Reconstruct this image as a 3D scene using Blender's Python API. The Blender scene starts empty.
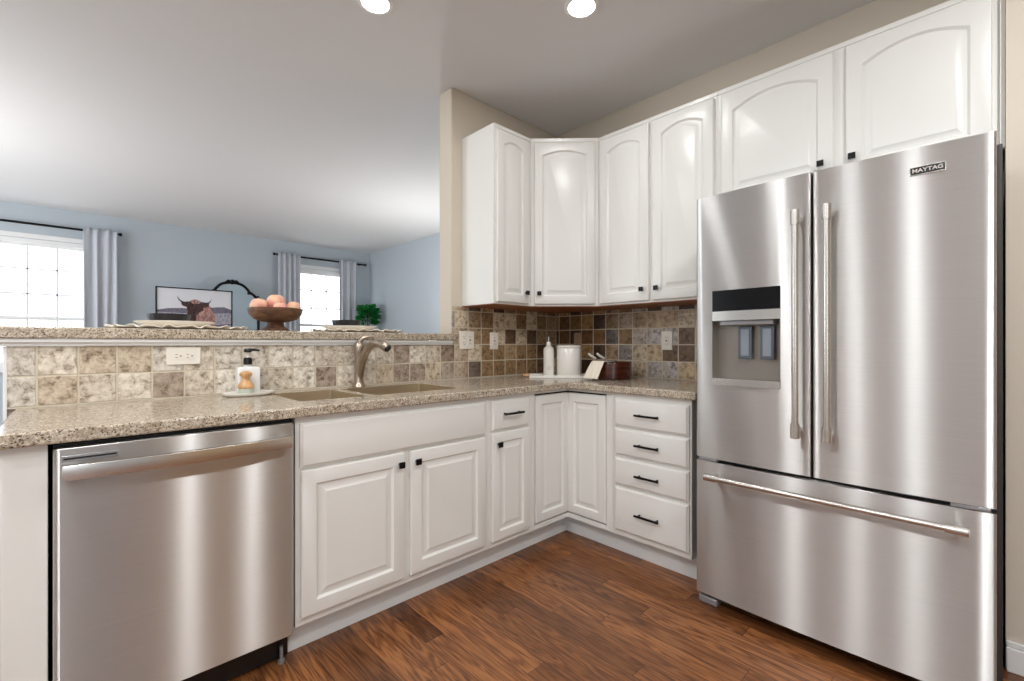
import bpy, bmesh, math, random
from mathutils import Vector, Matrix
random.seed(7)
S = bpy.context.scene
COL = S.collection
PI = math.pi

# ------------------------------------------------------------------ camera
cam_d = bpy.data.cameras.new('camera')
cam = bpy.data.objects.new('camera', cam_d); COL.objects.link(cam)
cam_d.sensor_width = 36.0
cam_d.lens = 457.84 / 1024 * 36
cam_d.shift_y = (342.985 - 340.5) / 1024
cam_d.clip_start = 0.02
yaw = 0.809
cam.location = (-2.7076, -2.3327, 1.1417)
cam.rotation_euler = (PI / 2, 0, yaw - PI / 2)
S.camera = cam

# ------------------------------------------------------------------ world, light, exposure
W = bpy.data.worlds.new('World'); S.world = W; W.use_nodes = True
bg = W.node_tree.nodes['Background']
bg.inputs[0].default_value = (0.88, 0.94, 1.0, 1)
bg.inputs[1].default_value = 4.4
S.view_settings.view_transform = 'Standard'
S.view_settings.look = 'None'
S.view_settings.exposure = 0.22
S.view_settings.gamma = 1.0
S.view_settings.use_curve_mapping = False
S.cycles.use_denoising = True
S.cycles.sample_clamp_indirect = 6.0
S.cycles.max_bounces = 10
S.cycles.diffuse_bounces = 6

def area(name, loc, rot, sx, sy, power=0, col=(1, 1, 1), portal=False, disk=False, spread=None):
    d = bpy.data.lights.new(name, 'AREA')
    d.shape = 'DISK' if disk else 'RECTANGLE'
    d.size = sx
    if not disk: d.size_y = sy
    d.energy = power; d.color = col
    if spread: d.spread = spread
    if portal: d.cycles.is_portal = True
    o = bpy.data.objects.new(name, d); COL.objects.link(o)
    o.location = loc; o.rotation_euler = rot
    return o
CEIL = 2.743
LAMPS = [(-1.688, -0.335), (-0.967, -0.987), (-3.2, -0.91), (-4.0, -1.52), (-3.6, -2.13),
         (-2.02, -2.95), (-1.36, -2.75), (-3.6, -3.7)]
LAMP_W = 16.0
FILL_LAMPS = [(-4.3, 2.6, 1.05, 34.0), (0.35, 2.2, 0.90, 24.0)]  # unseen uplights added to brighten the living room ceiling
for x, y, z, w in FILL_LAMPS:
    area('fill_uplight', (x, y, z + 0.11), (PI, 0, 0), 0.26, 0, w, (1.0, 0.98, 0.95), disk=True)
for i, (x, y) in enumerate(LAMPS):
    area('recessed_light_beam', (x, y, CEIL - 0.012), (0, 0, 0), 0.12, 0, LAMP_W * (0.17 if i < 2 else 1), (0.95, 0.97, 0.985), disk=True)
# sky light guided through the real window and door openings
area('portal_far_window', (-2.98, 5.56, 1.57), (-PI / 2, 0, 0), 0.75, 1.42, 1, portal=True)
area('portal_corner_window', (0.23, 5.56, 1.57), (-PI / 2, 0, 0), 0.75, 1.42, 1, portal=True)
area('portal_patio', (-5.47, 3.1, 1.25), (0, -PI / 2, 0), 2.1, 3.5, 1, portal=True)
area('portal_back', (-4.5, -5.16, 1.45), (PI / 2, 0, 0), 1.25, 1.3, 1, portal=True)

# ------------------------------------------------------------------ materials
def newmat(name):
    m = bpy.data.materials.new(name); m.use_nodes = True
    nt = m.node_tree
    return m, nt, nt.nodes['Principled BSDF']
def srgb(r, g, b):
    f = lambda c: ((c / 255 + 0.055) / 1.055) ** 2.4 if c > 10 else c / 255 / 12.92
    return (f(r), f(g), f(b), 1)
def plain(name, col, rough=0.5, metal=0.0, bump=0, bscale=200, spec=0.5, coat=0, var=0.03, **kw):
    m, nt, b = newmat(name)
    b.inputs['Roughness'].default_value = rough
    b.inputs['Metallic'].default_value = metal
    b.inputs['Specular IOR Level'].default_value = spec
    b.inputs['Coat Weight'].default_value = coat
    tc = nt.nodes.new('ShaderNodeTexCoord')
    n = nt.nodes.new('ShaderNodeTexNoise'); n.inputs['Scale'].default_value = 6
    nt.links.new(tc.outputs['Object'], n.inputs['Vector'])
    mx = nt.nodes.new('ShaderNodeMix'); mx.data_type = 'RGBA'
    mx.inputs[6].default_value = tuple(c * (1 - var) for c in col[:3]) + (1,)
    mx.inputs[7].default_value = tuple(min(1, c * (1 + var)) for c in col[:3]) + (1,)
    nt.links.new(n.outputs['Fac'], mx.inputs[0]); nt.links.new(mx.outputs[2], b.inputs['Base Color'])
    if bump:
        n2 = nt.nodes.new('ShaderNodeTexNoise'); n2.inputs['Scale'].default_value = bscale; n2.inputs['Detail'].default_value = 3
        nt.links.new(tc.outputs['Object'], n2.inputs['Vector'])
        bp = nt.nodes.new('ShaderNodeBump'); bp.inputs['Strength'].default_value = bump; bp.inputs['Distance'].default_value = 0.002
        nt.links.new(n2.outputs['Fac'], bp.inputs['Height']); nt.links.new(bp.outputs['Normal'], b.inputs['Normal'])
    for k, v in kw.items(): b.inputs[k.replace('_', ' ')].default_value = v
    return m
def ramp(nt, stops, interp='LINEAR'):
    r = nt.nodes.new('ShaderNodeValToRGB'); cr = r.color_ramp; cr.interpolation = interp
    while len(cr.elements) < len(stops): cr.elements.new(0.5)
    for e, (p, c) in zip(cr.elements, stops): e.position = p; e.color = c
    return r
def math_n(nt, op, a, b=None, c=None):
    n = nt.nodes.new('ShaderNodeMath'); n.operation = op
    for i, v in enumerate((a, b, c)):
        if v is None: continue
        if isinstance(v, (int, float)): n.inputs[i].default_value = v
        else: nt.links.new(v, n.inputs[i])
    return n.outputs[0]

M = {}
M['paint'] = plain('white_cabinet_paint', srgb(228, 227, 222), 0.30, bump=0.04, bscale=60, var=0.01)
M['kick'] = plain('white_kick_paint', srgb(224, 225, 224), 0.45, var=0.02)
M['trim'] = plain('white_trim_paint', srgb(232, 232, 230), 0.4, var=0.01)
M['ceiling'] = plain('ceiling_paint', srgb(218, 219, 219), 0.9, bump=0.35, bscale=45, var=0.01)
M['beige'] = plain('beige_wall_paint', srgb(208, 198, 182), 0.85, bump=0.1, bscale=90, var=0.01)
M['pale'] = plain('pale_grey_wall_paint', srgb(220, 221, 222), 0.85, bump=0.1, bscale=90, var=0.01)
M['tan'] = plain('tan_reflector_paint', srgb(208, 182, 146), 0.85, bump=0.1, bscale=90, var=0.01)
M['blue'] = plain('blue_grey_wall_paint', srgb(184, 193, 199), 0.85, bump=0.1, bscale=90, var=0.01)
M['dark'] = plain('dark_gap', srgb(22, 20, 20), 0.7)
M['black_metal'] = plain('black_metal', srgb(20, 19, 19), 0.38, metal=0.6)
M['black_plastic'] = plain('black_plastic', srgb(18, 18, 20), 0.3)
M['black_glass'] = plain('black_glass', srgb(10, 10, 12), 0.22, spec=0.25)
M['grey_plastic'] = plain('grey_plastic', srgb(150, 150, 152), 0.35, metal=0.4)
M['plate'] = plain('almond_plate_plastic', srgb(236, 230, 218), 0.35)
M['taupe_plate'] = plain('taupe_plate_plastic', srgb(170, 145, 118), 0.4)
M['slot'] = plain('outlet_slot', srgb(70, 66, 60), 0.6)
M['ceramic'] = plain('white_ceramic', srgb(238, 234, 226), 0.22, coat=0.3)
M['cream_fabric'] = plain('cream_fabric', srgb(232, 222, 205), 0.9, bump=0.4, bscale=300)
M['curtain'] = plain('grey_curtain_fabric', srgb(190, 194, 200), 0.9, bump=0.2, bscale=500, Subsurface_Weight=0.0)
M['black_ceramic'] = plain('black_ceramic', srgb(26, 24, 26), 0.5)
M['leaf'] = plain('glossy_green_leaf', srgb(22, 110, 48), 0.35, var=0.5)
M['siding_frame'] = plain('outside_trim', srgb(220, 220, 220), 0.6)
M['nickel'] = plain('brushed_nickel', srgb(178, 165, 150), 0.28, metal=1.0)
M['gold_bezel'] = plain('chrome_bezel', srgb(215, 212, 208), 0.15, metal=1.0)
M['badge_letter'] = plain('pale_badge_lettering', srgb(196, 186, 180), 0.45)
M['mirror'] = plain('mirror_glass', srgb(215, 222, 225), 0.03, metal=1.0)
M['peach_light'] = plain('clear_soap', srgb(225, 225, 222), 0.1, Transmission_Weight=0.35)
M['bristle'] = plain('pale_bristle', srgb(190, 198, 185), 0.8, bump=0.8, bscale=400)
M['lamp'] = None
m, nt, b = newmat('recessed_lens'); b.inputs['Base Color'].default_value = (0.9, 0.9, 0.9, 1)
b.inputs['Emission Color'].default_value = (1, 0.95, 0.88, 1); b.inputs['Emission Strength'].default_value = 12; M['lamp'] = m

def steel(name, base, rough=0.3, an=0.85, rot=0.25):
    m, nt, b = newmat(name)
    b.inputs['Metallic'].default_value = 1.0
    b.inputs['Roughness'].default_value = rough
    b.inputs['Anisotropic'].default_value = an
    b.inputs['Anisotropic Rotation'].default_value = rot
    tg = nt.nodes.new('ShaderNodeTangent'); tg.direction_type = 'RADIAL'; tg.axis = 'Z'
    nt.links.new(tg.outputs[0], b.inputs['Tangent'])
    tc = nt.nodes.new('ShaderNodeTexCoord'); mp = nt.nodes.new('ShaderNodeMapping')
    mp.inputs['Scale'].default_value = (3, 3, 900)
    n = nt.nodes.new('ShaderNodeTexNoise'); n.inputs['Scale'].default_value = 1; n.inputs['Detail'].default_value = 2
    nt.links.new(tc.outputs['Object'], mp.inputs[0]); nt.links.new(mp.outputs[0], n.inputs['Vector'])
    c = ramp(nt, [(0.3, tuple(v * 0.93 for v in base[:3]) + (1,)), (0.7, base)])
    nt.links.new(n.outputs['Fac'], c.inputs[0]); nt.links.new(c.outputs[0], b.inputs['Base Color'])
    if an >= 1.0:   # fine horizontal brushing: highlights stretch up and down
        g = nt.nodes.new('ShaderNodeBsdfAnisotropic'); g.inputs['Roughness'].default_value = rough; g.inputs['Anisotropy'].default_value = 0.80
        nt.links.new(tg.outputs[0], g.inputs['Tangent']); nt.links.new(c.outputs[0], g.inputs['Color'])
        g2 = nt.nodes.new('ShaderNodeBsdfAnisotropic'); g2.inputs['Roughness'].default_value = 0.50; g2.inputs['Anisotropy'].default_value = 0.45
        nt.links.new(tg.outputs[0], g2.inputs['Tangent']); nt.links.new(c.outputs[0], g2.inputs['Color'])
        ms = nt.nodes.new('ShaderNodeMixShader'); ms.inputs[0].default_value = 0.25
        nt.links.new(g.outputs[0], ms.inputs[1]); nt.links.new(g2.outputs[0], ms.inputs[2])
        nt.links.new(ms.outputs[0], nt.nodes['Material Output'].inputs['Surface'])
    return m
M['steel'] = steel('brushed_stainless', srgb(222, 221, 219), 0.335, 1.0)
M['steel_bar'] = steel('satin_stainless_bar', srgb(214, 210, 204), 0.26, 0.3)
M['sink'] = steel('satin_sink_steel', srgb(205, 190, 165), 0.38, 0.0)

def granite():
    m, nt, b = newmat('speckled_granite')
    tc = nt.nodes.new('ShaderNodeTexCoord')
    v = nt.nodes.new('ShaderNodeTexVoronoi'); v.inputs['Scale'].default_value = 300
    nt.links.new(tc.outputs['Object'], v.inputs['Vector'])
    sx = nt.nodes.new('ShaderNodeSeparateColor'); nt.links.new(v.outputs['Color'], sx.inputs[0])
    r = ramp(nt, [(0.0, srgb(88, 78, 70)), (0.10, srgb(148, 132, 114)), (0.22, srgb(178, 164, 145)), (0.50, srgb(194, 181, 162)),
                  (0.80, srgb(207, 196, 179)), (0.95, srgb(226, 218, 204))], 'CONSTANT')
    nt.links.new(sx.outputs[0], r.inputs[0])
    n = nt.nodes.new('ShaderNodeTexNoise'); n.inputs['Scale'].default_value = 60; n.inputs['Detail'].default_value = 4
    nt.links.new(tc.outputs['Object'], n.inputs['Vector'])
    r2 = ramp(nt, [(0.35, (0.62, 0.58, 0.53, 1)), (0.55, (1, 1, 1, 1))])
    nt.links.new(n.outputs['Fac'], r2.inputs[0])
    mx = nt.nodes.new('ShaderNodeMix'); mx.data_type = 'RGBA'; mx.blend_type = 'MULTIPLY'; mx.inputs[0].default_value = 0.8
    nt.links.new(r.outputs[0], mx.inputs[6]); nt.links.new(r2.outputs[0], mx.inputs[7])
    nt.links.new(mx.outputs[2], b.inputs['Base Color'])
    b.inputs['Roughness'].default_value = 0.16
    return m
M['granite'] = granite()

def tiles(name, axis, off, light):
    """tumbled travertine squares, colour picked per tile"""
    m, nt, b = newmat(name); L = nt.links
    P = 0.107
    tc = nt.nodes.new('ShaderNodeTexCoord'); sp = nt.nodes.new('ShaderNodeSeparateXYZ'); L.new(tc.outputs['Object'], sp.inputs[0])
    u = math_n(nt, 'DIVIDE', math_n(nt, 'SUBTRACT', sp.outputs[axis], off), P)
    v = math_n(nt, 'DIVIDE', math_n(nt, 'SUBTRACT', sp.outputs[2], 0.918), 0.1067)
    # wobble
    nw = nt.nodes.new('ShaderNodeTexNoise'); nw.inputs['Scale'].default_value = 30; L.new(tc.outputs['Object'], nw.inputs['Vector'])
    wob = math_n(nt, 'MULTIPLY', math_n(nt, 'SUBTRACT', nw.outputs['Fac'], 0.5), 0.035)
    uw = math_n(nt, 'ADD', u, wob); vw = math_n(nt, 'ADD', v, wob)
    cid = nt.nodes.new('ShaderNodeCombineXYZ'); L.new(math_n(nt, 'FLOOR', u), cid.inputs[0]); L.new(math_n(nt, 'FLOOR', v), cid.inputs[1])
    cid.inputs[2].default_value = 3.0 if axis == 0 else 9.0
    wn = nt.nodes.new('ShaderNodeTexWhiteNoise'); L.new(cid.outputs[0], wn.inputs['Vector'])
    sc = nt.nodes.new('ShaderNodeSeparateColor'); L.new(wn.outputs['Color'], sc.inputs[0])
    def edge(w):
        f = math_n(nt, 'FRACT', w); return math_n(nt, 'MINIMUM', f, math_n(nt, 'SUBTRACT', 1.0, f))
    e = math_n(nt, 'MINIMUM', edge(uw), edge(vw))
    g = nt.nodes.new('ShaderNodeMapRange'); g.interpolation_type = 'SMOOTHSTEP'
    g.inputs[1].default_value = 0.02; g.inputs[2].default_value = 0.045; L.new(e, g.inputs[0])
    # tile base colour; browner away from the sink, part stone mix, part painted-in light tint
    if axis == 0:
        side = nt.nodes.new('ShaderNodeMapRange'); side.inputs[1].default_value = -1.25; side.inputs[2].default_value = -0.75
        L.new(sp.outputs[0], side.inputs[0]); sidev = side.outputs[0]
    else:
        side = nt.nodes.new('ShaderNodeMapRange'); side.inputs[1].default_value = -0.40; side.inputs[2].default_value = -0.85
        side.inputs[3].default_value = 1.0; side.inputs[4].default_value = 0.0
        L.new(sp.outputs[1], side.inputs[0]); sidev = side.outputs[0]
    ra = ramp(nt, [(0.0, srgb(168, 152, 136)), (0.10, srgb(205, 194, 178)), (0.3, srgb(216, 206, 190)), (0.5, srgb(196, 180, 158)),
                   (0.65, srgb(224, 216, 202)), (0.85, srgb(208, 200, 188))], 'CONSTANT')
    grey = (axis == 1)
    ra2 = ramp(nt, [(0.0, srgb(112, 88, 66)), (0.15, srgb(172, 146, 112) if not grey else srgb(198, 176, 144)), (0.35, srgb(150, 122, 88) if not grey else srgb(182, 176, 172)),
                    (0.55, srgb(214, 198, 172)), (0.7, srgb(150, 120, 86) if not grey else srgb(190, 184, 178)), (0.88, srgb(86, 66, 54))], 'CONSTANT')
    rb = ramp(nt, [(0.0, srgb(128, 96, 58)), (0.2, srgb(70, 46, 32)), (0.38, srgb(156, 122, 78)), (0.55, srgb(112, 80, 48)),
                   (0.72, srgb(54, 38, 32)), (0.84, srgb(166, 132, 88))], 'CONSTANT')
    for r in (ra, ra2, rb): L.new(sc.outputs[0], r.inputs[0])
    mx = nt.nodes.new('ShaderNodeMix'); mx.data_type = 'RGBA'
    L.new(sidev, mx.inputs[0]); L.new((ra if not grey else ra2).outputs[0], mx.inputs[6]); L.new((rb if grey else ra2).outputs[0], mx.inputs[7])
    # veins inside a tile
    vs = nt.nodes.new('ShaderNodeVectorMath'); vs.operation = 'MULTIPLY_ADD'
    L.new(wn.outputs['Color'], vs.inputs[0]); vs.inputs[1].default_value = (9, 9, 9); L.new(tc.outputs['Object'], vs.inputs[2])
    nv = nt.nodes.new('ShaderNodeTexNoise'); nv.inputs['Scale'].default_value = 34; nv.inputs['Detail'].default_value = 9
    nv.inputs['Roughness'].default_value = 0.72; nv.inputs['Distortion'].default_value = 0.35
    L.new(vs.outputs[0], nv.inputs['Vector'])
    rv = ramp(nt, [(0.36, (0.30, 0.26, 0.23, 1)), (0.45, (0.76, 0.71, 0.66, 1)), (0.52, (1, 1, 1, 1)), (0.66, (1.3, 1.3, 1.28, 1))])
    L.new(nv.outputs['Fac'], rv.inputs[0])
    mv = nt.nodes.new('ShaderNodeMix'); mv.data_type = 'RGBA'; mv.blend_type = 'MULTIPLY'; mv.inputs[0].default_value = 0.85
    L.new(mx.outputs[2], mv.inputs[6]); L.new(rv.outputs[0], mv.inputs[7]); mv.inputs[0].default_value = 1.0
    mg = nt.nodes.new('ShaderNodeMix'); mg.data_type = 'RGBA'
    mg.inputs[6].default_value = srgb(206, 194, 172)
    L.new(g.outputs[0], mg.inputs[0]); L.new(mv.outputs[2], mg.inputs[7]); L.new(mg.outputs[2], b.inputs['Base Color'])
    bmp = nt.nodes.new('ShaderNodeBump'); bmp.inputs['Strength'].default_value = 0.7; bmp.inputs['Distance'].default_value = 0.003
    h = math_n(nt, 'ADD', g.outputs[0], math_n(nt, 'MULTIPLY', nv.outputs['Fac'], 0.5))
    L.new(h, bmp.inputs['Height']); L.new(bmp.outputs['Normal'], b.inputs['Normal'])
    b.inputs['Roughness'].default_value = 0.45
    return m
M['tile_x'] = tiles('travertine_tiles_sink_wall', 0, -0.345, True)
M['tile_y'] = tiles('travertine_tiles_range_wall', 1, -0.138, False)

def floor_mat():
    m, nt, b = newmat('oak_strip_floor'); L = nt.links
    tc = nt.nodes.new('ShaderNodeTexCoord'); sp = nt.nodes.new('ShaderNodeSeparateXYZ'); L.new(tc.outputs['Object'], sp.inputs[0])
    u = math_n(nt, 'DIVIDE', sp.outputs[0], 0.083); ui = math_n(nt, 'FLOOR', u)
    w1 = nt.nodes.new('ShaderNodeTexWhiteNoise'); w1.noise_dimensions = '1D'; L.new(ui, w1.inputs['W'])
    vy = math_n(nt, 'DIVIDE', math_n(nt, 'ADD', sp.outputs[1], math_n(nt, 'MULTIPLY', w1.outputs['Value'], 3.0)), 0.9)
    vi = math_n(nt, 'FLOOR', vy)
    cid = nt.nodes.new('ShaderNodeCombineXYZ'); L.new(ui, cid.inputs[0]); L.new(vi, cid.inputs[1])
    wn = nt.nodes.new('ShaderNodeTexWhiteNoise'); L.new(cid.outputs[0], wn.inputs['Vector'])
    off = nt.nodes.new('ShaderNodeVectorMath'); off.operation = 'MULTIPLY_ADD'
    L.new(wn.outputs['Color'], off.inputs[0]); off.inputs[1].default_value = (5, 5, 5); L.new(tc.outputs['Object'], off.inputs[2])
    mp = nt.nodes.new('ShaderNodeMapping'); mp.inputs['Scale'].default_value = (12, 1.0, 1); L.new(off.outputs[0], mp.inputs[0])
    n = nt.nodes.new('ShaderNodeTexNoise'); n.inputs['Scale'].default_value = 1.0; n.inputs['Detail'].default_value = 5
    n.inputs['Distortion'].default_value = 0.5; n.inputs['Roughness'].default_value = 0.5
    L.new(mp.outputs[0], n.inputs['Vector'])
    # cathedral grain: rings of the warped noise
    rings = math_n(nt, 'FRACT', math_n(nt, 'MULTIPLY', n.outputs['Fac'], 13.0))
    tri = math_n(nt, 'ABSOLUTE', math_n(nt, 'SUBTRACT', rings, 0.5))
    mp2 = nt.nodes.new('ShaderNodeMapping'); mp2.inputs['Scale'].default_value = (260, 9, 1); L.new(off.outputs[0], mp2.inputs[0])
    n2 = nt.nodes.new('ShaderNodeTexNoise'); n2.inputs['Scale'].default_value = 1.0; n2.inputs['Detail'].default_value = 3
    L.new(mp2.outputs[0], n2.inputs['Vector'])
    grain = math_n(nt, 'ADD', math_n(nt, 'MULTIPLY', tri, 0.95), math_n(nt, 'MULTIPLY', n2.outputs['Fac'], 0.95))
    r = ramp(nt, [(0.22, srgb(42, 24, 14)), (0.44, srgb(90, 53, 29)), (0.68, srgb(120, 74, 41)), (0.95, srgb(144, 95, 57))])
    L.new(grain, r.inputs[0])
    tone = ramp(nt, [(0.0, (0.50, 0.46, 0.43, 1)), (0.2, (0.78, 0.74, 0.72, 1)), (0.5, (0.98, 0.95, 0.92, 1)), (1.0, (1.2, 1.18, 1.12, 1))])
    L.new(wn.outputs['Value'], tone.inputs[0])
    mx = nt.nodes.new('ShaderNodeMix'); mx.data_type = 'RGBA'; mx.blend_type = 'MULTIPLY'; mx.inputs[0].default_value = 1
    L.new(r.outputs[0], mx.inputs[6]); L.new(tone.outputs[0], mx.inputs[7])
    fu = math_n(nt, 'FRACT', u); eu = math_n(nt, 'MINIMUM', fu, math_n(nt, 'SUBTRACT', 1.0, fu))
    fv = math_n(nt, 'FRACT', vy); ev = math_n(nt, 'MULTIPLY', math_n(nt, 'MINIMUM', fv, math_n(nt, 'SUBTRACT', 1.0, fv)), 10.0)
    e = math_n(nt, 'MINIMUM', eu, ev)
    g = nt.nodes.new('ShaderNodeMapRange'); g.inputs[1].default_value = 0.0; g.inputs[2].default_value = 0.022; L.new(e, g.inputs[0])
    mg = nt.nodes.new('ShaderNodeMix'); mg.data_type = 'RGBA'; mg.inputs[6].default_value = srgb(48, 25, 14)
    L.new(g.outputs[0], mg.inputs[0]); L.new(mx.outputs[2], mg.inputs[7]); L.new(mg.outputs[2], b.inputs['Base Color'])
    b.inputs['Roughness'].default_value = 0.33
    bmp = nt.nodes.new('ShaderNodeBump'); bmp.inputs['Strength'].default_value = 0.3; bmp.inputs['Distance'].default_value = 0.001
    L.new(math_n(nt, 'ADD', g.outputs[0], math_n(nt, 'MULTIPLY', grain, 0.4)), bmp.inputs['Height']); L.new(bmp.outputs['Normal'], b.inputs['Normal'])
    return m
M['floor'] = floor_mat()

def wood(name, c1, c2, rough=0.4, scale=(30, 30, 4)):
    m, nt, b = newmat(name); L = nt.links
    tc = nt.nodes.new('ShaderNodeTexCoord'); mp = nt.nodes.new('ShaderNodeMapping'); mp.inputs['Scale'].default_value = scale
    L.new(tc.outputs['Object'], mp.inputs[0])
    n = nt.nodes.new('ShaderNodeTexNoise'); n.inputs['Scale'].default_value = 1; n.inputs['Detail'].default_value = 5; n.inputs['Distortion'].default_value = 1
    L.new(mp.outputs[0], n.inputs['Vector'])
    r = ramp(nt, [(0.3, c1), (0.7, c2)]); L.new(n.outputs['Fac'], r.inputs[0]); L.new(r.outputs[0], b.inputs['Base Color'])
    b.inputs['Roughness'].default_value = rough
    return m
M['mahogany'] = wood('dark_red_wood', srgb(44, 17, 10), srgb(92, 40, 22), 0.25, (4, 4, 40))
M['bowl_wood'] = wood('rough_brown_wood', srgb(58, 40, 30), srgb(128, 88, 58), 0.6, (14, 14, 50))
M['beech'] = wood('pale_beech', srgb(196, 146, 96), srgb(226, 182, 132), 0.45)
M['oak'] = wood('warm_oak', srgb(120, 84, 58), srgb(160, 118, 84), 0.5)
M['under'] = wood('cabinet_underside', srgb(120, 66, 32), srgb(160, 96, 52), 0.5)

def peach():
    m, nt, b = newmat('peach_skin'); L = nt.links
    tc = nt.nodes.new('ShaderNodeTexCoord'); n = nt.nodes.new('ShaderNodeTexNoise'); n.inputs['Scale'].default_value = 14; n.inputs['Detail'].default_value = 3
    L.new(tc.outputs['Object'], n.inputs['Vector'])
    r = ramp(nt, [(0.36, srgb(244, 204, 158)), (0.5, srgb(240, 178, 156)), (0.66, srgb(226, 140, 130))])
    L.new(n.outputs['Fac'], r.inputs[0]); L.new(r.outputs[0], b.inputs['Base Color'])
    b.inputs['Roughness'].default_value = 0.6; b.inputs['Sheen Weight'].default_value = 0.3
    return m
M['peach'] = peach()
def fur(name, c1, c2):
    m, nt, b = newmat(name); L = nt.links
    tc = nt.nodes.new('ShaderNodeTexCoord'); mp = nt.nodes.new('ShaderNodeMapping'); mp.inputs['Scale'].default_value = (60, 60, 18)
    L.new(tc.outputs['Object'], mp.inputs[0])
    n = nt.nodes.new('ShaderNodeTexNoise'); n.inputs['Scale'].default_value = 1; n.inputs['Detail'].default_value = 4; n.inputs['Distortion'].default_value = 2
    L.new(mp.outputs[0], n.inputs['Vector']); r = ramp(nt, [(0.35, c1), (0.62, c2)])
    L.new(n.outputs['Fac'], r.inputs[0]); L.new(r.outputs[0], b.inputs['Base Color']); b.inputs['Roughness'].default_value = 0.6
    return m
M['fur_dark'] = fur('printed_dark_fur', srgb(26, 18, 20), srgb(92, 56, 50))
M['fur_red'] = fur('printed_red_fur', srgb(96, 58, 54), srgb(214, 168, 154))
M['print_sky'] = plain('printed_sky', srgb(226, 226, 230), 0.5)
M['print_hill'] = fur('printed_hill', srgb(92, 88, 104), srgb(128, 124, 138))
M['print_field'] = fur('printed_field', srgb(120, 114, 128), srgb(196, 192, 200))
M['print_horn'] = plain('printed_horn', srgb(70, 66, 72), 0.5)

def siding():
    m, nt, b = newmat('white_lap_siding'); L = nt.links
    tc = nt.nodes.new('ShaderNodeTexCoord'); sp = nt.nodes.new('ShaderNodeSeparateXYZ'); L.new(tc.outputs['Object'], sp.inputs[0])
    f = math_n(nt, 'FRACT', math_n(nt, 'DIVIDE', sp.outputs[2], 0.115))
    r = ramp(nt, [(0.0, srgb(150, 156, 165)), (0.10, srgb(235, 238, 242)), (1, srgb(244, 245, 248))])  # dark line at each board's foot is a painted lap shadow
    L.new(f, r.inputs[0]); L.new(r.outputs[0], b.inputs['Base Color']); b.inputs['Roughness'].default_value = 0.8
    return m
M['siding'] = siding()

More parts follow.
